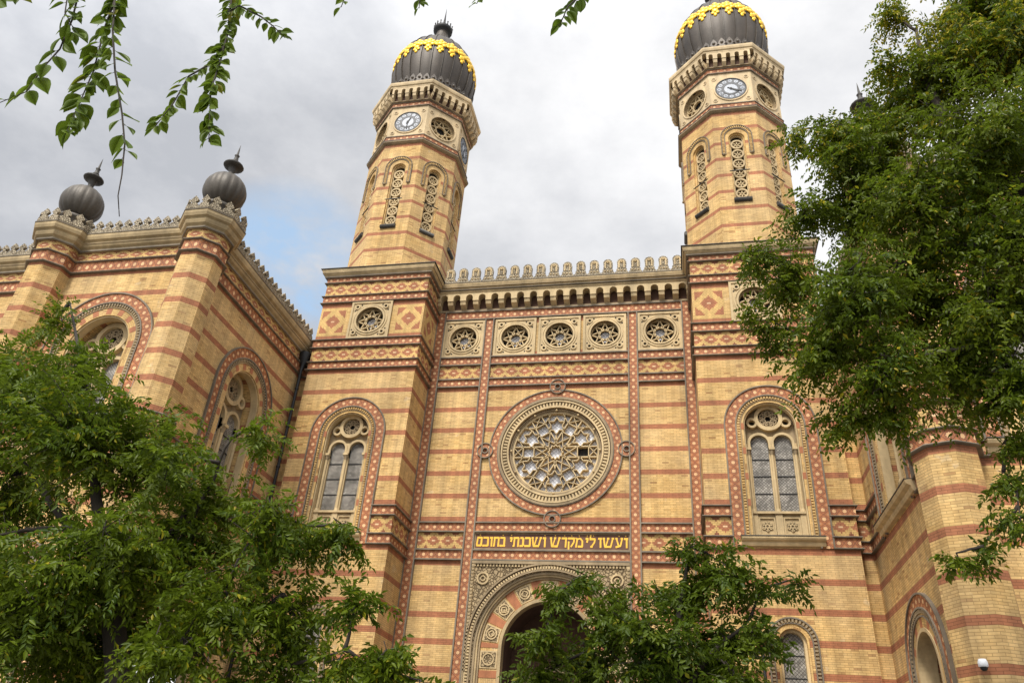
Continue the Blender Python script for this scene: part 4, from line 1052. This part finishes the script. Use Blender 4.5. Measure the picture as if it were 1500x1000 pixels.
# ================================================================== SMALL OBJECTS
def floodlights(x, y, z, label, gap=.85):
    t = thing('floodlight_mast', label, 'floodlight', (x, y, 0), 'floodlight masts in the forecourt')
    og = (x, y, 0)
    m = MB(); m.lathe(x, y, [(.14, 0), (.14, .1), (.07, .14), (.055, z - .25), (.06, z - .18), (.0, z - .17)], 12, 'iron')
    m.tube([(x - gap * .62, y, z - .3), (x + gap * .62, y, z - .3)], [.03, .03], 'iron', 8); m.tube([(x - gap * .5, y, z - .42), (x + gap * .5, y, z - .42)], [.02, .02], 'iron', 6)
    m.build('pole', t, og)
    for sg in (-1, 1):
        c = Vector((x + sg * gap / 2, y, z)); a = R(35) * sg
        N = Vector((math.sin(a) * .8, .9, .25)).normalized(); U = Vector((N.y, -N.x, 0)).normalized(); V = U.cross(N) * -1
        m = MB()
        def P(u, v, w): return c + U * u + V * v + N * w
        for (w0, k0), (w1, k1) in zip(((-.2, .5), (-.12, .85), (.06, 1.0), (.12, 1.08)), ((-.12, .85), (.06, 1.0), (.12, 1.08), (.13, .95))):
            for i in range(4):
                q = [(-.22, -.16), (.22, -.16), (.22, .16), (-.22, .16)]; (a0_, b0_), (a1_, b1_) = q[i], q[(i + 1) % 4]
                m.face([P(a0_ * k0, b0_ * k0, w0), P(a1_ * k0, b1_ * k0, w0), P(a1_ * k1, b1_ * k1, w1), P(a0_ * k1, b0_ * k1, w1)], 'iron')
        m.face([P(a * .95, b * .95, .13) for a, b in ((-.22, -.16), (.22, -.16), (.22, .16), (-.22, .16))], 'glass')
        m.face([P(a * .5, b * .5, -.2) for a, b in ((-.22, -.16), (-.22, .16), (.22, .16), (.22, -.16))], 'iron')
        for sx in (-1, 1): m.tube([P(sx * .25, 0, 0), P(sx * .25, -.2, 0), c + Vector((0, 0, -.3))], [.016] * 3, 'iron', 6)
        m.build('floodlight', t, og)
    return t
floodlights(8.12, -3.0, 6.98, 'pair of black floodlights on a mast before the low window of the right tower', .9)
floodlights(-6.0, -3.0, 5.55, 'pair of black floodlights on a mast behind the left tree, near the portal', .9)

t = thing('security_camera', 'small white dome camera fixed to the right corner turret', 'camera', (12.15, -11.86, 5.1), None)
m = MB(); c0 = Vector((12.15, -11.86, 5.1)); dN = Vector((-.38, -.925, 0))
m.tube([c0 + dN * -.12, c0 + dN * .12], [.05, .06], 'white', 10); m.build('bracket', t, c0)
m = MB(); m.lathe(c0.x + dN.x * .16, c0.y + dN.y * .16, [(.0, 5.2), (.08, 5.19), (.105, 5.12), (.105, 5.04), (.085, 5.02)], 16, 'white'); m.lathe(c0.x + dN.x * .16, c0.y + dN.y * .16, [(.085, 5.03), (.07, 4.97), (.035, 4.94), (0, 4.935)], 14, 'iron'); m.build('housing', t, c0)

def notice(x, y, z0, w, h, label):
    t = thing('notice_board', label, 'board', (x, y, 0), 'white boards behind the left tree')
    m = MB(); f = Fr((x, y, 0), (1, 0, 0), (0, -1, 0)); m.box(f, -w / 2, w / 2, z0, z0 + h, -.03, .03, 'white', True); m.build('panel', t, (x, y, 0))
    for sg in (-1, 1):
        m = MB(); m.box(f, sg * (w / 2 - .05) - .04, sg * (w / 2 - .05) + .04, 0, z0 + h + .03, -.08, -.032, 'iron', True); m.build('post', t, (x, y, 0))
notice(-9.2, -11.9, 2.6, 1.75, 1.62, 'large white board on posts glimpsed under the left tree')

# ================================================================== TREES
rng = np.random.default_rng(11)
def unit(a): return a / np.maximum(np.linalg.norm(a, axis=-1, keepdims=True), 1e-9)
def leaves_mesh(name, parent, org, base, d, n, ln, wd, mt, curl=.15, rows=1):
    """base, direction, normal (N,3), length and width (N,): folded pointed leaves"""
    sdir = unit(np.cross(d, n)); N = len(base); L = ln[:, None]; W = wd[:, None]
    mid = base + d * L * .42 + n * (L * .04)
    tip = base + d * L - n * (L * curl)
    sh = base + d * L * .75 - n * (L * curl * .45)
    V = np.stack([base, mid + sdir * W * .5 + n * W * .12, sh + sdir * W * .28 + n * W * .06, tip, sh - sdir * W * .28 + n * W * .06, mid - sdir * W * .5 + n * W * .12], 1).reshape(-1, 3) - np.array(org)
    i0 = (np.arange(N) * 6)[:, None]
    F = np.concatenate([i0 + np.array([[0, 1, 2, 3]]), i0 + np.array([[0, 3, 4, 5]])], 1).reshape(-1)
    me = bpy.data.meshes.new(name)
    me.vertices.add(len(V)); me.vertices.foreach_set('co', V.astype(np.float32).ravel())
    me.loops.add(len(F)); me.loops.foreach_set('vertex_index', F.astype(np.int32))
    me.polygons.add(N * 2); me.polygons.foreach_set('loop_start', np.arange(N * 2, dtype=np.int32) * 4)
    me.materials.append(MATS[mt]); me.update(); me.validate()
    ob = bpy.data.objects.new(name, me); col.objects.link(ob); ob.parent = parent
    return ob

def crown(parent, org, blobs, mt, dens, spray, per_spray, comp, nlets, leaf, droop, stems, face=(0, -1, 0), narrow=.46, flat=.7):
    B = []; 
    S0 = []; S1 = []
    for bx, by, bz, br in blobs:
        k = max(3 if br < .2 else 7, int(dens * br ** 2 * 4))
        dr = unit(rng.normal(size=(k, 3)) * np.array([1, 1, .85]))
        c = np.array([bx, by, bz])
        rad = br * rng.uniform(.60, 1.10, (k, 1)); far = rng.uniform(size=(k, 1)) < .14; rad = np.where(far, rad + rng.uniform(.08, .34, (k, 1)) * min(1.0, br + .3), rad)
        e = c + dr * rad; e[:, 2] -= droop * br * rng.uniform(.0, .5, k)
        st = e - unit(dr + np.array([0, 0, .35]) + rng.normal(size=(k, 3)) * .25) * np.minimum(spray, br * .95)[..., None] if np.ndim(spray) else e - unit(dr + np.array([0, 0, .35]) + rng.normal(size=(k, 3)) * .25) * min(spray, br * .95 + .12)
        S0.append(st); S1.append(e)
    S0 = np.concatenate(S0); S1 = np.concatenate(S1); ns = len(S0)
    t = np.tile(np.linspace(.12, 1, per_spray), (ns, 1)); t += rng.uniform(-.04, .04, t.shape)
    sp = S1 - S0; sl = np.linalg.norm(sp, axis=1, keepdims=True)
    P = S0[:, None] + sp[:, None] * t[..., None]
    P[..., 2] -= (droop * .28) * sl * (t ** 2)
    sd = unit(sp); hor = unit(np.cross(sd, np.array([0, 0, 1.0]) + rng.normal(size=sd.shape) * .35))
    sgn = np.where(np.arange(per_spray) % 2 == 0, 1, -1)[None, :, None]
    cd = unit(sd[:, None] * .75 + hor[:, None] * sgn * .8 + rng.normal(size=P.shape) * .22 + np.array([0, 0, -droop * .55]))
    P = P.reshape(-1, 3); cd = cd.reshape(-1, 3)
    nc = len(P); cl = comp * rng.uniform(.7, 1.2, nc)
    up = unit(np.array([0, 0, 1.0]) * flat + rng.normal(size=(nc, 3)) * .45)
    side = unit(np.cross(cd, up)); up = unit(np.cross(side, cd))
    q = np.linspace(.14, 1, nlets)[None, :].repeat(nc, 0)
    LB = P[:, None] + cd[:, None] * (cl[:, None] * q)[..., None]
    LB[..., 2] -= droop * .45 * cl[:, None] * q ** 2
    sg = np.where(np.arange(nlets) % 2 == 0, 1.0, -1.0); sg[-1] = 0
    ld = unit(cd[:, None] * .55 + side[:, None] * sg[None, :, None] + np.array([0, 0, -droop * .55]) + rng.normal(size=LB.shape) * .2)
    ln = unit(up[:, None] + rng.normal(size=LB.shape) * .38)
    ln = unit(ln - ld * (ln * ld).sum(-1, keepdims=True))
    N = nc * nlets; le = leaf * rng.uniform(.55, 1.3, N)
    keep = rng.uniform(size=N) > .06
    leaves_mesh('crown', parent, org, LB.reshape(-1, 3)[keep], ld.reshape(-1, 3)[keep], ln.reshape(-1, 3)[keep], le[keep], le[keep] * narrow, mt)
    return S0, S1

def limb(m, a, b, r0, r1, mt='bark', n=6, wob=.12, sag=0):
    a = Vector(a); b = Vector(b); L = (b - a).length; k = 6; pts = []; rad = []
    off = Vector((0, 0, 0))
    for i in range(k + 1):
        t = i / k
        if 0 < i < k: off = off * .6 + Vector([random.uniform(-1, 1) * wob * L * .16 for _ in range(3)])
        pts.append(a.lerp(b, t) + (off if 0 < i < k else Vector((0, 0, 0))) + Vector((0, 0, sag * L * math.sin(PI * t))))
        rad.append(r0 + (r1 - r0) * t ** .8)
    m.tube(pts, rad, mt, n); return pts

def tree(name, label, cat, trunk, limbs, blobs, mt, **kw):
    base = trunk[0]; org = (base[0], base[1], 0)
    t = thing(name, label, cat, org)
    S0, S1 = crown(t, org, blobs, mt, stems=None, **kw)
    m = MB()
    nodes = [Vector(p) for p, _ in trunk_pts(trunk)]
    m.tube([p for p, _ in trunk_pts(trunk)], [r for _, r in trunk_pts(trunk)], 'bark', 10)
    ends = list(nodes)
    for a, b, r0, r1 in limbs: ends += limb(m, a, b, r0, r1, n=8, sag=.05)
    for bx, by, bz, br in sorted(blobs, key=lambda b: -b[3]):
        c = Vector((bx, by, bz)); near = min(ends, key=lambda p: (p - c).length + (.6 if p.z > c.z + .6 else 0))
        ends += limb(m, near, c, .028 + .022 * br, .012, n=5)
    bl = [Vector(b[:3]) for b in blobs]
    for i in range(len(S0)):
        if i % 2 == 0:
            a = Vector(S0[i]); b = Vector(S1[i])
            m.tube([a, a.lerp(b, .55), b - Vector((0, 0, kw['droop'] * .2 * (b - a).length))], [.008, .006, .003], 'bark', 3)
        if i % 5 == 0:
            c = min(bl, key=lambda p: (p - Vector(S0[i])).length); m.tube([c, c.lerp(Vector(S0[i]), .5), Vector(S0[i])], [.014, .011, .008], 'bark', 3)
    m.build('trunk', t, org)
    return t
def trunk_pts(tr):
    x, y = tr[0][0], tr[0][1]
    return [((p[0], p[1], p[2]), p[3]) for p in tr[1]]

LEFT = [(-6.02, -22.0, 7.68, 1.13), (-6.88, -21.4, 9.6, 0.42), (-4.29, -22.5, 6.83, 1.1), (-6.49, -21.2, 6.26, 1.39), (-3.66, -21.7, 6.68, 1.02), (-2.35, -22.6, 6.0, 0.5), (-2.1, -21.5, 5.7, 0.6), (-2.82, -23.0, 4.68, 0.99), (-2.31, -21.8, 5.12, 1.04), (-0.64, -22.4, 5.14, 0.56), (-0.34, -21.6, 5.14, 0.48), (-3.88, -22.6, 3.97, 1.21), (-3.24, -21.2, 4.01, 1.1), (-1.05, -22.3, 4.01, 0.88), (-0.23, -21.7, 3.88, 0.7), (0.89, -22.2, 3.26, 0.41), (-4.0, -21.5, 3.5, 0.78), (-1.18, -22.8, 3.25, 0.62), (-0.46, -21.5, 3.06, 0.59), (1.4, -22.0, 3.01, 0.32), (-5.3, -21.8, 8.2, 0.5), (-1.37, -22.0, 6.75, 0.4), (-7.87, -21.1, 8.7, 0.84), (.28, -21.7, 5.15, .20), (.85, -22, 3.92, .26), (1.95, -22, 2.95, .24), (1.45, -22.1, 3.3, .2), (-8.2, -22, 6.3, 1.2), (-6.3, -22.4, 4.6, 1.2)]
tree('ash_leaved_tree', 'large green tree with feathery compound leaves in front of the left wing', 'tree',
     ((-2.3, -22.0), [(-2.2, -22.0, -.2, .26), (-2.3, -22.0, 1.2, .21), (-2.55, -22.0, 2.8, .18), (-3.0, -22.0, 3.7, .16), (-3.45, -22.05, 4.6, .12), (-4.0, -22.0, 5.5, .085), (-4.6, -21.9, 6.7, .06), (-5.6, -21.7, 8.2, .04), (-6.8, -21.4, 9.9, .015)]),
     [((-3.0, -22, 3.7), (-2.2, -21.8, 5.6), .09, .03), ((-3.2, -22, 4.1), (-6.3, -21.6, 6.4), .09, .035), ((-2.5, -22, 2.6), (-.3, -22, 4.0), .09, .03), ((-2.2, -21.9, 5.0), (-1.8, -22.0, 6.5), .04, .02)],
     LEFT, 'leafL', dens=11.5, spray=1.2, per_spray=8, comp=.44, nlets=15, leaf=.112, droop=.62, narrow=.40)
CEN = [(5.42, -17.0, 5.57, 0.73), (6.17, -17.9, 5.67, 0.57), (4.2, -17.5, 5.04, 0.71), (3.13, -17.8, 5.13, 0.36), (4.9, -18.1, 4.34, 0.9), (6.01, -17.0, 4.7, 0.83), (6.85, -17.5, 5.35, 0.36), (7.5, -17.1, 5.62, 0.16), (6.65, -17.8, 4.5, 0.40), (3.71, -17.0, 4.19, 0.78), (2.92, -17.9, 4.37, 0.44), (5.35, -17.1, 3.88, 0.94), (6.2, -18.0, 3.8, 0.6), (3.45, -17.3, 5.56, 0.3), (2.74, -17.4, 3.73, 0.51), (5.58, -17.5, 6.1, 0.33)]
tree('young_tree', 'smaller dark green tree standing before the portal arch', 'tree',
     ((5.2, -17.5), [(5.2, -17.5, -.2, .16), (5.22, -17.5, 1.5, .13), (5.25, -17.5, 3.0, .11), (5.2, -17.5, 4.2, .08), (5.4, -17.4, 5.2, .05), (5.6, -17.5, 6.1, .015)]),
     [((5.25, -17.5, 3.0), (3.7, -17.4, 4.4), .06, .025), ((5.2, -17.5, 3.4), (6.6, -17.6, 4.8), .06, .025)],
     CEN, 'leafC', dens=15, spray=.95, per_spray=8, comp=.30, nlets=9, leaf=.125, droop=.55, narrow=.44)
RIGHT = [(11.37, -20.5, 15.83, 1.08), (12.11, -21.1, 15.35, 1.08), (10.75, -19.9, 15.36, 0.95), (11.04, -21.3, 12.98, 1.19), (9.78, -20.2, 13.95, 0.77), (8.76, -20.8, 12.99, 0.56), (8.12, -20.3, 14.06, 0.4), (9.05, -20.0, 12.36, 0.88), (9.83, -21.0, 11.72, 1.05), (11.39, -19.8, 12.12, 1.25), (8.03, -20.5, 11.85, 0.47), (7.55, -20.3, 10.65, 0.67), (8.37, -21.1, 9.77, 0.99), (9.83, -20.0, 10.46, 1.19), (10.58, -20.9, 9.48, 1.02), (7.03, -20.7, 10.7, 0.3), (7.13, -20.2, 9.44, 0.45), (7.88, -20.5, 8.79, 0.68), (8.69, -21.0, 8.32, 0.83), (10.15, -20.1, 8.85, 0.88), (10.59, -20.8, 8.1, 0.64), (8.2, -20.3, 7.7, 0.41), (8.62, -20.7, 7.55, 0.39), (10.36, -20.3, 7.7, 0.29), (10.19, -20.5, 6.4, 0.27), (10.18, -20.7, 5.8, 0.33), (9.69, -20.4, 5.29, 0.14), (10.52, -20.2, 17.53, 0.43), (12.28, -19.9, 13.73, 1.09), (11.17, -21.2, 10.63, 0.92), (10.05, -20.7, 15.38, 0.37), (9.28, -20.5, 5.16, 0.12), (10.37, -20.5, 6.96, 0.23), (9.35, -20.3, 13.2, .62), (8.9, -20.6, 13.75, .5), (9.5, -20.1, 14.5, .45), (13.2, -20.4, 12.4, 1.2), (13.0, -20.8, 15.5, 1.1), (11.95, -20.6, 17.2, .85), (12.9, -20.6, 17.3, 1.0), (13.4, -20.4, 13.9, 1.0), (12.4, -20.4, 10.4, 1.1)]
tree('hackberry_tree', 'tall broad green tree with yellowing top covering the right tower and wing', 'tree',
     ((14.2, -20.6), [(14.2, -20.6, -.2, .42), (14.1, -20.6, 3, .36), (13.8, -20.6, 6, .32), (13.3, -20.6, 8.6, .28), (12.5, -20.6, 10.6, .23), (11.6, -20.6, 11.9, .18), (10.9, -20.5, 13.2, .12), (10.8, -20.4, 15.0, .07), (10.9, -20.4, 16.6, .03)]),
     [((12.5, -20.6, 10.6), (8.6, -20.6, 10.0), .10, .03), ((11.6, -20.6, 11.9), (9.0, -20.3, 12.6), .10, .03), ((13.3, -20.6, 8.6), (8.8, -20.7, 8.2), .09, .025), ((13.6, -20.6, 7.4), (10.3, -20.5, 6.2), .06, .02), ((12.5, -20.6, 10.6), (12.4, -20.7, 15.2), .12, .04)],
     RIGHT, 'leafR', dens=18, spray=1.1, per_spray=9, comp=.30, nlets=10, leaf=.10, droop=.85, narrow=.46)

# ---- twigs hanging into the top of the view from a tree beside the viewer
HG = dict(
 A=([(2.23, 5.51), (2.35, 5.0), (2.36, 4.78), (2.34, 4.61), (2.3, 4.47), (2.27, 4.31)], 0.116, 22), B=([(2.49, 5.44), (2.59, 4.9), (2.62, 4.59), (2.65, 4.37), (2.69, 4.11)], 0.104, 33),
 C=([(2.44, 5.46), (2.67, 4.83), (2.85, 4.45), (2.99, 4.16), (3.08, 3.96), (3.14, 3.77), (3.16, 3.66), (3.17, 3.58)], 0.101, 30), D=([(3.19, 5.28), (3.3, 4.76), (3.35, 4.51), (3.39, 4.27), (3.42, 4.1), (3.47, 3.95)], 0.073, 51),
 D2=([(3.32, 4.63), (3.29, 4.5), (3.24, 4.39), (3.2, 4.24), (3.17, 4.07)], 0.071, 27), E=([(3.26, 4.98), (3.37, 4.86), (3.5, 4.77), (3.59, 4.68), (3.66, 4.6)], 0.059, 24), F=([(5.12, 4.83), (5.03, 4.63), (4.98, 4.54), (4.95, 4.42)], 0.065, 18),
 G=([(3.97, 5.21), (3.94, 5.0), (3.92, 4.83), (3.92, 4.74)], 0.065, 12), H=([(4.26, 5.14), (4.27, 4.87), (4.29, 4.71)], 0.059, 10), I=([(4.6, 5.11), (4.58, 4.8), (4.58, 4.62)], 0.059, 10), J=([(1.78, 5.61), (1.9, 5.27), (1.92, 5.12), (1.87, 5.04)], 0.106, 15), K=([(2.3, 5.42), (2.27, 5.25), (2.33, 5.01), (2.47, 4.82)], 0.106, 13))
t = thing('overhanging_tree', 'nearby tree whose thin leafy twigs hang into the sky at the top left', 'tree', (-1.5, -33.2, 0)); org = (-1.5, -33.2, 0)
m = MB()
m.tube([(-1.5, -33.2, -.2), (-1.45, -33.2, 2.0), (-1.3, -33.0, 4.2), (-.8, -32.6, 6.2)], [.24, .2, .17, .12], 'bark', 12)
main = [Vector(p) for p in ((-.8, -32.6, 6.2), (.6, -31.6, 6.75), (2.0, -30.8, 6.7), (3.2, -30.6, 6.5), (4.4, -30.55, 6.2), (5.4, -30.5, 5.7))]
m.tube(main, [.12, .075, .05, .04, .028, .015], 'bark', 8)
LBs = []; LDs = []; LNs = []; LLs = []
rr = random.Random(5)
for key, (pts, leaf, n) in HG.items():
    yy = -30.55 + rr.uniform(-.04, .04)
    Q = [Vector((x, yy + rr.uniform(-.04, .04), z)) for x, z in pts]
    if key == 'D2': Q[0] = Vector((3.32, -30.5, 4.63))
    top = min(main, key=lambda p: (p - Q[0]).length)
    if key not in ('D2', 'E'): m.tube([top, top.lerp(Q[0], .6) + Vector((0, 0, .05)), Q[0]], [.014, .009, .006], 'bark', 5)
    elif key == 'E': Q[0] = Vector((3.27, -30.5, 4.9))
    m.tube(Q, [.006 - .0042 * i / (len(Q) - 1) for i in range(len(Q))], 'bark', 5)
    seg = [(Q[i + 1] - Q[i]).length for i in range(len(Q) - 1)]; tot = sum(seg)
    n = int(n * 1.3); leaf *= 1.02
    for k in range(n):
        f = (k + .5 + rr.uniform(-.35, .35)) / n * tot * (1.0 if key != 'C' else .86); i = 0
        while i < len(seg) - 1 and f > seg[i]: f -= seg[i]; i += 1
        p = Q[i].lerp(Q[i + 1], f / seg[i]); d = (Q[i + 1] - Q[i]).normalized()
        sd = d.cross(Vector((0, 1, 0))).normalized() * (1 if k % 2 else -1)
        for rep in range(2 if key in ('D', 'B') and rr.random() < .45 else 1):
            ld = (sd * rr.uniform(.35, 1.0) * (1 if rep == 0 else -1) + d * .55 + Vector((rr.uniform(-.25, .25), rr.uniform(-.5, .5), -.35))).normalized()
            nn = Vector((rr.uniform(-.95, .95), -1 + rr.uniform(-.3, .4), rr.uniform(-.3, .9))).normalized()
            if key == 'C' and k % 2: nn = Vector((1, -.25, .1)).normalized()
            nn = (nn - ld * nn.dot(ld)).normalized()
            sz = leaf * rr.uniform(.75, 1.12) * (.8 if k > n - 3 else 1)
            b = p + ld * leaf * .16
            m.tube([p, b], [.0016, .0012], 'bark', 3)
            LBs.append(b); LDs.append(ld); LNs.append(nn); LLs.append(sz)
m.build('branches', t, org)
m = MB()
ST_ = [(0, .02), (.10, .50), (.25, .88), (.42, 1.0), (.60, .86), (.76, .56), (.90, .20), (1.0, .0)]
for b, ld, nn, sz in zip(LBs, LDs, LNs, LLs):
    sd = ld.cross(nn).normalized(); w_ = sz * .31; cu = rr.uniform(-.04, .32)
    C = [b + ld * sz * q - nn * sz * cu * q * q for q, _ in ST_]
    for sg in (-1, 1):
        E_ = [c + sd * sg * w_ * h + nn * w_ * h * .22 for c, (_, h) in zip(C, ST_)]
        for i in range(len(C) - 1): m.face([C[i], C[i + 1], E_[i + 1], E_[i]], 'leafH', None, True)
m.build('foliage', t, org)

# ================================================================== SETTING
m = MB(); S = 600
m.face([(-S, -S, 0), (S, -S, 0), (S, S, 0), (-S, S, 0)], 'ground', [(-S, -S), (S, -S), (S, S), (-S, S)])
gm, nt, b = mat('stone_paving', .85)
vec, u, v = nt.uv(); bc, bf = brick_fac(nt, vec, .6, .4)
nt.l.new(weather(nt, nt.mix(1.0, (.20, .19, .17), bc, 'MULTIPLY')), b.inputs['Base Color']); MATS['ground'] = gm
tag(m.build('forecourt_ground'), kind='structure')

# ------------------------------------------------------------------ world, sun, camera
SUN_EL, SUN_AZ = R(52), R(-12)        # azimuth measured from -Y towards +X
sdir = Vector((math.sin(SUN_AZ) * math.cos(SUN_EL), -math.cos(SUN_AZ) * math.cos(SUN_EL), math.sin(SUN_EL)))
w = bpy.data.worlds.new('World'); sc.world = w; w.use_nodes = True
nt = NT(w.node_tree); bg = nt.n['Background']
sky = nt.new('ShaderNodeTexSky', sky_type='NISHITA'); sky.sun_disc = False; sky.sun_elevation = SUN_EL
sky.sun_rotation = math.atan2(sdir.x, sdir.y)
SKY = .10
tc = nt.new('ShaderNodeTexCoord'); d = tc.outputs['Generated']
def dotp(vx, vy, vz):
    l = math.sqrt(vx * vx + vy * vy + vz * vz)
    n = nt.new('ShaderNodeVectorMath', operation='DOT_PRODUCT'); nt.l.new(d, n.inputs[0]); n.inputs[1].default_value = (vx / l, vy / l, vz / l); return n.outputs['Value']
mp = nt.new('ShaderNodeMapping'); nt.l.new(d, mp.inputs[0]); mp.inputs['Scale'].default_value = (1, 1, 1.7)
n1 = nt.noise(mp.outputs[0], 2.3, 8, .55); n2 = nt.noise(mp.outputs[0], 6.5, 7, .6)
cl = nt.math('ADD', nt.math('MULTIPLY', n1, .7), nt.math('MULTIPLY', n2, .3))
bright = nt.mapr(dotp(.28, .62, .80), .83, .99, 0, .50)        # thinner, brighter cloud high to the right
grey = nt.mapr(dotp(-.55, .8, .62), .86, 1.0, 0, .14)
f = nt.math('SUBTRACT', nt.math('ADD', nt.mapr(cl, .40, .62, .05, .80), bright), grey)
f.node.use_clamp = True
cloud = nt.mix(f, (4.25, 4.4, 4.75), (7.9, 7.9, 8.0))
gap = nt.math('MULTIPLY', nt.mapr(dotp(-.462, .703, .545), .9925, .9988, 0, 1.25), nt.mapr(n2, .40, .62, 1, 0))
gap.node.use_clamp = True
blue = nt.mix(.7, sky.outputs[0], (4.6, 6.3, 8.4))
fill_glow = nt.mapr(dotp(sdir.x, sdir.y, sdir.z), .25, 1.0, 1.0, 2.4)     # added fill: unseen cloud round the sun, behind the viewer, brightened for the walls
cloud = nt.mix(1.0, cloud, nt.grey(fill_glow), 'MULTIPLY')
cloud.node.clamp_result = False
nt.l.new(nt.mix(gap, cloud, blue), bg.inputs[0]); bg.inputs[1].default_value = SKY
sl = bpy.data.lights.new('sun', 'SUN'); sl.energy = 3.3; sl.angle = R(16); sl.color = (1.0, .945, .86)
so = bpy.data.objects.new('sun', sl); col.objects.link(so); so.location = (0, -40, 60)
so.rotation_euler = (-sdir).to_track_quat('-Z', 'Y').to_euler()

cam = bpy.data.cameras.new('camera'); co = bpy.data.objects.new('camera', cam); col.objects.link(co)
co.location = (5.3366, -32.5723, 1.65); co.rotation_euler = (2.1101, -.0679, .1931)
cam.sensor_width = 36; cam.lens = 36 * 1126.2 / 1500; cam.clip_start = .05; cam.clip_end = 2000
sc.camera = co
sc.view_settings.view_transform = 'Standard'; sc.view_settings.look = 'None'; sc.view_settings.gamma = 1
sc.view_settings.exposure = 0.35
sc.render.resolution_x, sc.render.resolution_y = 1024, 682
